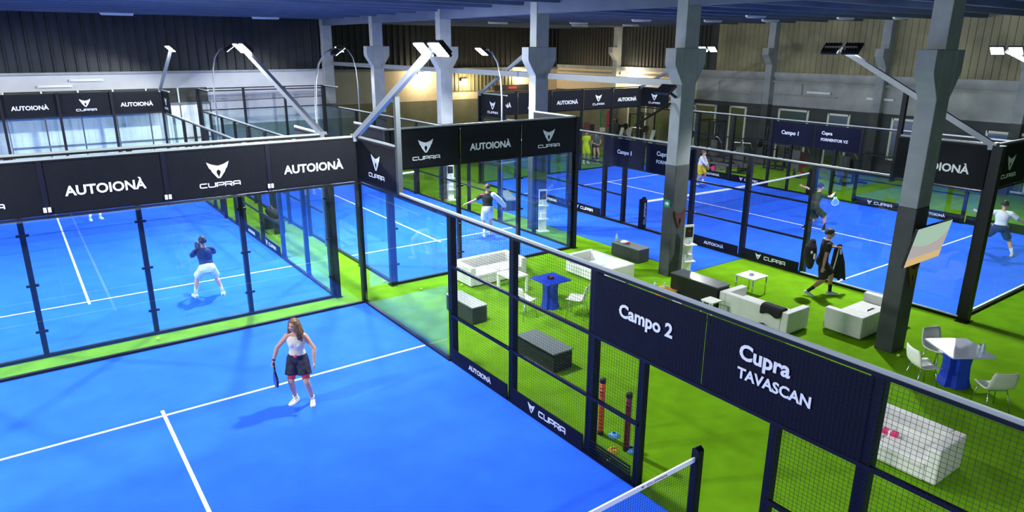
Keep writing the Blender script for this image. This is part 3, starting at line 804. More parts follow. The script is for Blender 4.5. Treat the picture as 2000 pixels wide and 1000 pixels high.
wicker_bench('grey wicker bench behind the first mesh bay, nearest the corner post', 1.55, -2.12, 1.15, .40, .42)
wicker_bench('dark wicker bench in the middle of the mesh, before the gate banner', 1.54, -5.02, 1.16, .48, .42, 'wicker_dark', 'bench_top')
wicker_bench('dark wicker bench with small items on it, standing beside blue walkway', 7.92, -1.02, 1.12, .44, .42)
wicker_bench('large black two door wicker chest behind the Campo 2 banner', 6.72, -4.56, 1.42, .46, .60, 'wicker_dark', 'bench_top_dark', 2)
def shell_chair(label, x, y, face, group='white shell chairs'):
    t = thing('shell_chair', label, 'chair', (x, y, 0), math.atan2(-face[0], face[1]), group)
    prof = [(.235, .425), (.20, .452), (.10, .445), (0, .435), (-.10, .438), (-.165, .465), (-.205, .53), (-.225, .62), (-.245, .72), (-.262, .80)]
    hw = [.19, .215, .225, .23, .23, .225, .225, .225, .215, .19]
    m = MB(); rs = []
    for (yy, z), w in zip(prof, hw):
        row = []
        for i in range(9):
            u = -1 + i / 4; row.append((u * w, yy + .03 * u * u * (1 if z > .5 else 0), z + .035 * u * u * (1 if z < .5 else .2)))
        rs.append(row)
    vs = [p for r in rs for p in r] + [(p[0], p[1] - (.014 if p[2] > .5 else 0), p[2] - (.014 if p[2] < .52 else 0)) for r in rs for p in r]
    N = len(rs) * 9; fs = []
    for i in range(len(rs) - 1):
        for k in range(8):
            a = i * 9 + k; fs += [(a, a + 1, a + 10, a + 9), (N + a + 9, N + a + 10, N + a + 1, N + a)]
        fs += [(i * 9, i * 9 + 9, N + i * 9 + 9, N + i * 9), (i * 9 + 8, N + i * 9 + 8, N + i * 9 + 17, i * 9 + 17)]
    for k in range(8):
        fs += [(k, N + k, N + k + 1, k + 1)]; a = (len(rs) - 1) * 9 + k; fs += [(a, a + 1, N + a + 1, N + a)]
    m.add(vs, fs); m.build('seat_shell', 'plastic_white', t, smooth=True)
    for sx in (-1, 1):
        for y0, y1 in ((.14, .21), (-.12, -.22)):
            m = MB(); m.tube([(sx * .15, y0, .435), (sx * .21, y1, .0)], .0105, n=8); m.build('leg', 'chrome', t, smooth=True)
    m = MB(); m.tube([(-.16, .14, .425), (.16, .14, .425)], .009, n=6); m.tube([(-.16, -.12, .425), (.16, -.12, .425)], .009, n=6); m.build('under_frame', 'chrome', t)
    return t
shell_chair('white shell chair left of the blue table, half behind fence post', 2.60, -2.96, (1, .05))
shell_chair('white shell chair right of the blue table, back to the gate', 3.62, -3.62, (-.55, .85))
shell_chair('white shell chair left of the silver topped table, seen side on', 6.50, -9.88, (.82, -.57))
shell_chair('white shell chair at right edge before the silver topped table', 6.62, -10.98, (.60, .80))
shell_chair('white shell chair behind the silver topped table', 7.47, -9.72, (-.35, -.94))
shell_chair('white shell chair hidden behind the two-line gate banner, legs showing below it', 3.38, -8.60, (.9, .4))
def pedestal_table(label, x, y, rz, size, H, top, ped=.17, flare=.20):
    t = thing('pedestal_table', label, 'table', (x, y, 0), rz)
    m = MB(); m.box((-size[0] / 2, -size[1] / 2, H - .03), (size[0] / 2, size[1] / 2, H)); m.build('table_top', top, t, bevel=.006)
    m = MB(); rs = []
    for z, k in ((0, flare), (.03, flare * .99), (.15, ped * 1.02), (.4, ped * .93), (H - .15, ped), (H - .03, flare)):
        rs.append([(k * a, k * b, z) for a, b in ((-1, -.55), (-.55, -.55), (-.45, -1), (.45, -1), (.55, -.55), (1, -.55), (1, .55), (.55, .55), (.45, 1), (-.45, 1), (-.55, .55), (-1, .55))])
    m.rings(rs); m.build('pedestal', 'table_blue', t)
    return t
pedestal_table('square blue pedestal table behind the mesh fence', 3.47, -2.81, 0, (.70, .70), .73, 'table_blue')
pedestal_table('square silver topped table on a blue pedestal at right', 7.15, -10.18, R(-35), (.80, .86), .73, 'mirror_top', .21, .25)
t = thing('side_table', 'small square white table on metal legs beside the walking man', 'table', (8.21, -4.98, 0))
m = MB(); m.box((-.31, -.28, .48), (.31, .28, .505)); m.build('table_top', 'plastic_white', t, bevel=.005)
for sx in (-1, 1):
    for sy in (-1, 1):
        m = MB(); m.tube([(sx * .27, sy * .24, .48), (sx * .27, sy * .24, 0)], .016, n=8); m.build('leg', 'chrome', t, smooth=True)
t = thing('side_table', 'low white frame table before the white two seat sofa', 'table', (3.44, -1.32, 0))
m = MB(); m.box((-.27, -.31, .41), (.27, .31, .46)); m.build('table_top', 'plastic_white', t, bevel=.008)
for sx in (-1, 1):
    for sy in (-1, 1):
        m = MB(); m.box((sx * .24 - .03, sy * .28 - .03, 0), (sx * .24 + .03, sy * .28 + .03, .41)); m.build('leg', 'plastic_white', t)
m = MB(); m.lathe([(.0, 0), (.055, 0), (.065, .03), (.058, .03), (.05, .01), (0, .01)], n=16); o = m.build('ashtray', 'bottle_clear', smooth=False); o.location = (8.2, -4.98, .505); tag(o, 'small glass ashtray on the white metal legged table', 'ashtray')
m = MB(); m.lathe([(.0, 0), (.05, 0), (.06, .03), (.052, .03), (.045, .01), (0, .01)], n=16); o = m.build('ashtray', 'cloth_black'); o.location = (3.42, -1.3, .46); tag(o, 'small dark ashtray on the low white frame table', 'ashtray')
t = thing('ashtray', 'black and red ashtray in the middle of the blue table', 'ashtray', (3.47, -2.81, .73))
m = MB(); m.lathe([(0, 0), (.07, 0), (.085, .035), (.072, .035), (.06, .012), (0, .012)], n=18); m.build('bowl', 'cloth_black', t)
m = MB(); m.obox((.02, 0, .03), (.09, .05, .02), (0, 0, .4)); m.build('packet', 'red', t)
def bottle(label, p, mt='bottle_clear', cap='cone_blue', h=.22, r=.032):
    t = thing('bottle', label, 'bottle', p)
    m = MB(); m.lathe([(0, 0), (r, 0), (r, h * .62), (r * .8, h * .74), (r * .38, h * .86), (r * .38, h * .92), (0, h * .92)], n=14); m.build('body', mt, t, smooth=True)
    m = MB(); m.lathe([(0, h * .92), (r * .45, h * .92), (r * .45, h), (0, h)], n=12); m.build('cap', cap, t)
    return t
bottle('clear water bottle on the bench beside the blue walkway', (7.80, -.56, .42), h=.26)
bottle('clear bottle on right corner of the silver topped table', (7.22, -10.52, .73), h=.20)
bottle('pale water bottle standing on turf left of the orange bag', (6.42, -3.42, 0), h=.27, r=.04)
bottle('turquoise bottle on the turf beside the black chest', (6.55, -3.62, 0), 'cone_blue', 'cloth_white', h=.24, r=.04)
m = MB(); m.lathe([(0, 0), (.03, 0), (.035, .10), (.031, .10), (.027, .01), (0, .01)], n=14); o = m.build('drinking_glass', 'bottle_clear', smooth=True); o.location = (7.36, -10.42, .73); tag(o, 'small drinking glass beside the bottle on silver topped table', 'glass')
t = thing('towel_bundle', 'crumpled white towel with red shoe on the bench beside walkway', 'towel', (7.86, -.82, .42))
m = MB(); m.ell((0, 0, .045), (.12, .10, .05)); m.ell((.08, -.04, .03), (.08, .07, .035)); remesh(m, 'cloth', .012, 'cloth_white', t)
m = MB(); m.tube([(-.02, -.15, .04), (.10, -.12, .035)], [.035, .03], n=10, round_=True); m.build('red_shoe', 'red', t, smooth=True)
m = MB(); m.obox((0, 0, .09), (.52, .30, .18)); m2 = remesh(m, 'carry_bag', .02, 'orange_bag', None, 6); m2.location = (6.38, -3.86, 0); m2.rotation_euler = (0, 0, R(-70)); tag(m2, 'flat orange bag on turf beside the black chest', 'bag')
k = MB(); k.tube([(-.2, .05, .17), (-.12, .05, .24), (.02, .05, .24), (.1, .05, .17)], .012); k.build('handle', 'cloth_cream', m2)
m = MB(); m.obox((0, 0, .02), (.34, .26, .04)); o = m.build('cardboard_box', 'paper', bevel=.004); o.location = (6.36, -4.32, 0); o.rotation_euler = (0, 0, .2); tag(o, 'flat cream box on turf next to the orange bag', 'box')
k = MB(); k.box((-.165, -.004, .04), (.165, .004, .046)); k.build('flap_seam', 'concrete', o)
t = thing('plastic_stool', 'low white stool behind seam of the two navy gate banners', 'stool', (6.14, -5.40, 0))
m = MB(); m.box((-.17, -.17, .38), (.17, .17, .42)); m.build('seat', 'plastic_white', t, bevel=.01)
for sx in (-1, 1):
    for sy in (-1, 1):
        m = MB(); m.bar((sx * .13, sy * .13, .38), (sx * .16, sy * .16, 0), .03); m.build('leg', 'plastic_white', t)
# draped jacket on the sofa back
m = MB()
for q in range(15):
    yy = -6.92 + q * .033
    m.tube([(6.50 - .008 * math.sin(q * .9), yy, .40 - .03 * math.sin(q * .55)), (6.515, yy, .50), (6.56, yy, .545), (6.66, yy, .55), (6.735, yy, .535), (6.76, yy, .42)], [.03, .036, .036, .04, .036, .03], n=8, round_=True)
o = remesh(m, 'jacket', .016, 'cloth_black', None, 3); tag(o, 'black jacket draped over the back of the white sofa', 'jacket')
m = MB(); m.tube([(6.49, -6.70, .06), (6.475, -6.55, .10), (6.48, -6.40, .07)], [.04, .06, .04], n=9, round_=True, flat=.6); o = remesh(m, 'cap', .014, 'cloth_black', None, 2); tag(o, 'black cap lying at the foot of the jacket draped sofa', 'cap')
m = MB(); m.obox((0, 0, .02), (.24, .16, .04)); o = remesh(m, 'pouch', .012, 'cloth_black', None, 4); o.location = (8.75, -7.80, .315); tag(o, 'small black pouch on the seat of the half hidden sofa', 'pouch')
t = thing('gift_box', 'small pink box lying on the nearest white sofa', 'box', (3.86, -10.62, .311), R(8))
m = MB(); m.box((-.05, -.11, 0), (.05, .11, .06)); m.build('carton', 'pink', t, bevel=.004)
m = MB(); m.box((-.052, -.02, .0), (.052, .015, .062)); m.build('label_band', 'cloth_white', t)
# items behind the gate mesh
def roller(label, x, y, mt, h):
    t = thing('ball_tube', label, 'ball tube', (x, y, 0))
    m = MB(); m.lathe([(0, .05), (.045, .05), (.045, h - .06), (0, h - .06)], n=18)
    for k in range(12): z = .08 + k * (h - .18) / 12; m.lathe([(.044, z), (.0475, z + .01), (.0475, z + .03), (.044, z + .04)], n=18)
    m.build('tube', mt, t, smooth=True)
    m = MB(); m.lathe([(0, 0), (.05, 0), (.05, .055), (0, .055)], n=18); m.build('bottom_cap', 'rubber_black', t)
    m = MB(); m.lathe([(0, h - .065), (.05, h - .065), (.05, h), (.02, h + .015), (0, h + .015)], n=18); m.build('top_cap', 'rubber_black', t)
    return t
roller('upright orange ball collecting tube behind the gate mesh', .60, -7.68, 'orange', .98)
roller('upright maroon ball collecting tube standing on a blue disc cone', .60, -8.26, 'maroon', .98)
def disc_cone(label, x, y, mt):
    m = MB(); m.lathe([(.095, 0), (.097, .006), (.05, .05), (.03, .055), (.028, .05), (.046, .045), (.088, 0)], n=24)
    m.f.append(tuple()) if False else None
    o = m.build('disc_cone', mt, smooth=True); o.location = (x, y, .001); return tag(o, label, 'cone')
disc_cone('blue disc cone lying beside the orange tube', .74, -7.85, 'cone_blue')
disc_cone('blue disc cone under the maroon tube', .66, -8.30, 'cone_blue')
o = disc_cone('yellow disc cone with orange piece, near the gate post', .42, -8.16, 'cone_yellow')
k = MB(); k.tube([(-.04, .0, .05), (.045, -.02, .055)], .014, n=8, round_=True); k.build('orange_piece', 'orange', o)
BALLS = [(.17, -8.33, 'yellow green ball on turf beside near gate post'), (-4.50, .46, 'yellow green ball on the strip between two glass walls'), (1.54, .02, 'pale ball on turf behind near side glass'), (1.02, 1.12, 'ball beside the corner of the singles court'), (2.56, -.30, 'ball beside the first white sofa'), (7.50, -9.02, 'ball at the foot of the television column'), (20.2, -5.9, 'bright ball by the back fence of the far court')]
for i, (x, y, lb) in enumerate(BALLS):
    m = MB(); m.ell((0, 0, .034), (.034, .034, .034), 16, 10); o = m.build('padel_ball', 'ball', smooth=True); o.location = (x, y, .001 if i != 6 else .02); tag(o, lb, 'ball', 'padel balls on the turf')
# television, exit sign, copper emblems, dispensers
t = thing('television', 'wall television on dark column showing a pale desert scene', 'television', (7.76, CY - 6 - .40, 2.36))
t.rotation_euler = (R(10), 0, 0)
m = MB(); m.box((-.72, -.0, -.41), (.72, .045, .41)); m.build('frame', 'rubber_black', t, bevel=.006)
sc_ = MB(); sc_.box((-.70, -.004, -.395), (.70, .0, .395)); sp = sc_.build('screen', 'screen_a', t)
m = MB(); m.prism([(-.70, -.26), (.70, -.26), (.70, .20), (.35, .02), (.0, -.03), (-.35, .0), (-.70, .07)], lambda u, v, d: (u, -.0065 + d, v), .003); m.build('picture_hills', 'screen_b', sp)
m = MB(); m.box((-.70, -.0085, -.395), (.70, -.004, -.24)); m.build('picture_sand', 'screen_c', sp)
m = MB(); m.bar((0, .045, 0), (0, .20, -.03), .12); m.build('wall_bracket', 'rubber_black', t)
t = thing('exit_sign', 'small green exit sign on the dark face of column', 'sign', (CX - .27, CY + .02, 2.0), -H90)
m = MB(); m.box((-.10, -.012, -.10), (.10, 0, .10)); m.build('panel', 'sign_green', t)
m = MB(); m.prism([(-.07, -.03), (.0, -.03), (.0, -.07), (.07, 0), (.0, .07), (.0, .03), (-.07, .03)], lambda u, v, d: (u, -.012 - d, v), .003); m.build('arrow', 'letter_white', t)
for lb, y, z in (('copper winged emblem on television column below the screen', CY - 6, 1.66), ('copper winged emblem on the exit sign column', CY, 1.60)):
    m = MB(); put_emblem(m, 0, 0, .44, .46, 0, .03); o = m.build('wall_emblem', 'copper'); o.location = (CX, y - .182, z); tag(o, lb, 'emblem')
def dispenser(label, x, y, rz=0):
    t = thing('dispenser_stand', label, 'stand', (x, y, 0), rz)
    m = MB(); m.box((-.19, -.16, 0), (.19, .16, .02)); m.build('base_plate', 'plastic_white', t)
    m = MB(); m.box((-.14, .06, .02), (.14, .10, 1.42)); p = m.build('back_panel', 'plastic_white', t, bevel=.01)
    m = MB(); m.box((-.11, .05, 1.08), (.11, .06, 1.36)); q = m.build('poster', 'cloth_black', p)
    m = MB(); put_emblem(m, 0, 1.25, .09, .08, .05, .002); m.build('emblem', 'copper', q)
    for z in (.42, .88):
        m = MB(); m.box((-.16, -.14, z), (.16, .06, z + .03)); m.build('tray', 'plastic_white', t, bevel=.008)
    m = MB(); m.box((-.09, -.06, .45), (.09, .06, .62)); m.build('paper_box', 'cloth_white', t)
    m = MB(); m.lathe([(0, .91), (.035, .91), (.035, 1.02), (.012, 1.04), (.012, 1.07), (0, 1.07)], n=12); m.build('pump_bottle', 'bottle_clear', t)
    return t
dispenser('white dispenser stand with dark poster beside the exit sign column', CX + .22, CY - .42, R(-20))
dispenser('white dispenser stand before the third column, behind singles court glass', CX - .05, CY + 6 - .42, R(-20))
dispenser('white dispenser stand before the fourth column, far behind singles court', CX - .05, CY + 12 - .42, R(-20))

# ------------------------------------------------------------------ gym by the right wall
b = MB(); b.box((0, 0, 0), (5.3, 19.0, .02)); o = b.build('gym_flooring', 'gym_floor'); o.location = (22.5, 7.2, .001); tag(o, 'grey rubber flooring under the gym equipment by the wall', 'flooring')
def wall_mirror(label, y0, y1, z0, z1):
    t = thing('wall_mirror', label, 'mirror', (27.93, (y0 + y1) / 2, z0), -H90)
    w = (y1 - y0) / 2; h = z1 - z0
    m = MB(); m.box((-w, -.02, 0), (w, .03, h)); m.build('glass', 'mirror', t)
    m = MB()
    for s in (-1, 1): m.box((s * w - .05, -.05, 0), (s * w + .05, .03, h))
    m.box((-w, -.05, h - .1), (w, .03, h)); m.box((-w, -.05, 0), (w, .03, .08)); m.build('frame', 'frame_white', t)
wall_mirror('tall framed mirror right behind the exit sign column', 12.0, 13.5, .1, 2.72)
wall_mirror('narrow tall framed mirror, second right of the exit sign column', 9.9, 10.95, .1, 2.75)
wall_mirror('wide framed mirror above the Campo 1 back fence banner', 6.05, 7.75, .1, 2.82)
wall_mirror('framed mirror above the two-line back fence banner', 3.8, 4.9, .1, 2.78)
wall_mirror('framed mirror left of the television column', .2, 1.65, .8, 2.8)
wall_mirror('framed mirror right of the television column', -4.2, -2.4, .1, 2.6)
wall_mirror('framed mirror behind red punching bag', 15.4, 16.8, .1, 2.7)
wall_mirror('framed mirror far right corner of gym wall', 17.6, 19.2, .1, 2.7)
t = thing('door_2', None, None, (27.94, 14.0, 0), -H90); t['kind'] = 'structure'
m = MB(); m.box((-.48, -.03, 0), (.48, .02, 2.5)); m.build('leaf', 'door_brown', t)
m = MB(); m.box((-.56, -.05, 0), (-.48, .02, 2.6)); m.box((.48, -.05, 0), (.56, .02, 2.6)); m.box((-.56, -.05, 2.5), (.56, .02, 2.6)); m.build('frame', 'frame_white', t)
def rack(label, x, y, rz):
    t = thing('power_rack', label, 'gym rack', (x, y, 0), rz)
    for sx in (-1, 1):
        for sy in (-1, 1):
            m = MB(); m.box((sx * .55 - .035, sy * .5 - .035, 0), (sx * .55 + .035, sy * .5 + .035, 2.1)); m.build('upright', 'rubber_black', t)
    m = MB()
    for sy in (-1, 1): m.bar((-.55, sy * .5, 2.06), (.55, sy * .5, 2.06), .06); m.bar((-.55, sy * .5, .05), (.55, sy * .5, .05), .06)
    for sx in (-1, 1): m.bar((sx * .55, -.5, 2.06), (sx * .55, .5, 2.06), .06); m.bar((sx * .55, -.5, .9), (sx * .55, .5, .9), .04)
    m.build('crossbar', 'rubber_black', t)
    m = MB(); m.tube([(-1.0, -.56, 1.25), (1.0, -.56, 1.25)], .014, n=8); b = m.build('barbell', 'chrome', t)
    for s in (-1, 1):
        m = MB(); m.tube([(s * .82, -.56, 1.25), (s * .92, -.56, 1.25)], .21, n=20); m.build('plate', 'rubber_black', b)
    m = MB(); m.box((-.14, -.4, .38), (.14, .6, .46)); m.box((-.03, -.35, 0), (.03, -.29, .38)); m.box((-.03, .5, 0), (.03, .56, .38)); m.build('bench', 'cloth_black', t)
rack('black power rack with barbell before the wall mirrors, beside exit column', 25.6, 10.4, -H90)
rack('black power rack with barbell behind the Campo 1 back banner', 25.6, 5.9, -H90)
rack('black power rack left of the exit sign column by red bag', 25.3, 15.4, -H90)
def machine(label, x, y, rz, seat='cloth_black', frame='rubber_black'):
    t = thing('exercise_machine', label, 'exercise machine', (x, y, 0), rz)
    m = MB(); m.bar((0, -.7, .06), (0, .7, .06), .09); m.bar((-.35, .65, .05), (.35, .65, .05), .08); m.bar((-.3, -.65, .05), (.3, -.65, .05), .08); m.build('base', frame, t)
    m = MB(); m.bar((0, .6, .08), (0, .5, 1.55), .09); m.build('mast', frame, t)
    m = MB(); m.box((-.2, .42, .3), (.2, .62, 1.3)); m.build('weight_stack', 'concrete_dark', t, bevel=.01)
    m = MB(); m.box((-.2, -.35, .45), (.2, .1, .53)); m.bar((0, -.1, .06), (0, -.1, .46), .08); m.build('seat', seat, t, bevel=.02)
    m = MB(); m.obox((0, .14, .85), (.34, .09, .7), (R(-12), 0, 0)); m.build('backrest', seat, t, bevel=.02)
    m = MB(); m.tube([(-.5, .3, 1.2), (-.45, .5, 1.5), (.45, .5, 1.5), (.5, .3, 1.2)], .025, n=8); m.build('handlebar', 'chrome', t)
machine('dark exercise machine before narrow mirror', 24.2, 8.4, R(60))
machine('dark exercise machine behind the Campo 1 back banner, left end', 23.2, 6.4, R(110))
machine('dark exercise machine beside the leaning white boards', 25.9, 17.6, R(80))
machine('dark exercise machine left of the television column', 24.6, 1.5, R(75))
machine('dark exercise machine with red seat by the banner post', 24.5, 4.0, R(95), 'red')
t = thing('punching_bag', 'red punching bag hanging on a green stand in the gym', 'punching bag', (25.2, 18.2, 0))
m = MB(); m.lathe([(0, 1.05), (.15, 1.07), (.17, 1.2), (.17, 1.95), (.14, 2.05), (0, 2.08)], n=18); m.build('bag', 'red', t, smooth=True)
m = MB(); m.bar((-.5, .3, 0), (-.5, .3, 2.5), .08); m.bar((-.5, .3, 2.46), (0, 0, 2.46), .07); m.bar((0, 0, 2.46), (0, 0, 2.06), .015); m.box((-.8, 0, 0), (-.1, .6, .06)); m.build('stand', 'sign_green', t)
for i, (x, y, a) in enumerate([(24.0, 16.1, 16), (24.3, 15.7, 14), (24.6, 14.1, 18)]):
    t = thing('leaning_board', 'pale board leaning in the gym, %s' % ['left of a pair near the red bag', 'right of a pair near the red bag', 'single one nearer the exit sign column'][i], 'board', (x, y, 0), 0)
    m = MB(); m.obox((.2, 0, .62), (.06, .24, 1.25), (0, R(a), 0)); m.build('board', 'frame_white', t)
    m = MB(); m.bar((.50, 0, .85), (.62, 0, .0), .05); m.build('prop_leg', 'rubber_black', t)
t = thing('storage_table', 'long wooden table crowded with boxes at the far gym corner', 'table', (22.9, 18.3, 0), R(-38))
m = MB(); m.box((-1.5, -.4, .82), (1.5, .4, .87)); m.build('table_top', 'wood', t)
for sx in (-1, 1):
    for sy in (-1, 1):
        m = MB(); m.box((sx * 1.4 - .04, sy * .33 - .04, 0), (sx * 1.4 + .04, sy * .33 + .04, .82)); m.build('leg', 'wood', t)
cols = ['wood', 'cloth_black', 'orange_bag', 'paper', 'cloth_grey', 'copper', 'cloth_black', 'wood', 'cloth_cream']
for i in range(9):
    x = -1.3 + i * .33; p = Matrix.Rotation(R(-38), 3, 'Z') @ Vector((x, .05 * (i % 3) - .05, 0)); w, d, h = .13 + .02 * (i % 3), .15, .22 + .11 * ((i * 7) % 4)
    m = MB(); m.box((-w, -d, 0), (w, d, h)); o = m.build('storage_box', cols[i], bevel=.01); o.location = (22.9 + p.x, 18.3 + p.y, .87); o.rotation_euler = (0, 0, R(-38))
    tag(o, ['small brown box at left end of the crowded table', 'black box second from left on the crowded table', 'orange box on the crowded table', 'cream box beside the orange box on crowded table', 'grey box in the middle of the crowded table', 'copper coloured box right of centre on crowded table', 'black box third from right on crowded table', 'tall brown box near the right end of crowded table', 'pale box at right end of the crowded table'][i], 'box', 'boxes on the crowded table')
    k = MB(); k.box((-w - .004, -d - .004, h - .05), (w + .004, d + .004, h + .004)); k.build('lid', cols[i], o)
def flat_bench(label, x, y, rz, L, mt, top):
    t = thing('flat_bench', label, 'bench', (x, y, 0), rz)
    m = MB(); m.box((-L / 2, -.2, .42), (L / 2, .2, .48)); m.build('seat', top, t, bevel=.01)
    for s in (-1, 1):
        m = MB(); m.box((s * (L / 2 - .15) - .03, -.18, 0), (s * (L / 2 - .15) + .03, .18, .42)); m.build('leg', mt, t)
flat_bench('dark flat bench behind the back fence near player in yellow shorts', 21.9, 6.7, H90, 1.3, 'rubber_black', 'cloth_grey')
flat_bench('long white bench on green turf far behind the singles court', 9.8, 18.0, R(10), 2.4, 'plastic_white', 'plastic_white')
flat_bench('grey bench beside the walkway behind player in black shirt', 8.9, 6.6, R(65), 1.8, 'rubber_black', 'bench_top')
flat_bench('dark low bench on the aisle turf behind the left rear court glass', .35, 8.0, R(95), 1.1, 'rubber_black', 'wicker')
t = thing('equipment_crate', 'dark framed crate on turf far behind the singles court', 'crate', (11.9, 17.6, 0), R(10))
m = MB(); m.box((-.45, -.3, .1), (.45, .3, .95)); m.build('body', 'cloth_grey', t)
m = MB()
for sx in (-1, 1):
    for sy in (-1, 1): m.box((sx * .46 - .03, sy * .31 - .03, 0), (sx * .46 + .03, sy * .31 + .03, 1.0))
m.build('frame', 'frame_white', t)
t = thing('sports_bag', 'dark sports bag on the low aisle bench', 'bag', (.35, 8.05, .48), R(95))
m = MB(); m.tube([(-.3, 0, .16), (.3, 0, .16)], .15, n=14, round_=True); remesh(m, 'body', .03, 'cloth_black', t)
m = MB(); m.tube([(-.12, .05, .29), (-.05, .05, .40), (.05, .05, .40), (.12, .05, .29)], .014); m.build('handle', 'cloth_grey', t)
t = thing('fire_sign', 'small red and white sign on the back wall dado', 'sign', (8.0, YB - .04, 2.25))
m = MB(); m.box((-.16, -.01, .0), (.16, .01, .3)); m.build('red_panel', 'red', t); m = MB(); m.box((-.16, -.01, -.22), (.16, .01, 0)); m.build('white_panel', 'cloth_white', t)
t = thing('fire_sign', 'small pink and white notice on gym wall left of Campo 1 back banner', 'sign', (27.94, 8.75, 2.0), -H90)
m = MB(); m.box((-.16, -.01, .0), (.16, .01, .2)); m.build('red_panel', 'pink', t); m = MB(); m.box((-.16, -.01, -.26), (.16, .01, 0)); m.build('white_panel', 'cloth_white', t)
m = MB(); m.box((0, -.03, 0), (3.0, .0, .42)); o = m.build('wall_board', 'cloth_black'); o.location = (19.7 + 2.5, 26.9, 2.9); tag(o, 'long dark board on the warm cream wall above the banners', 'board')
k = MB(); k.box((1.2, -.034, .16), (1.9, -.03, .28)); k.build('red_print', 'red', o)
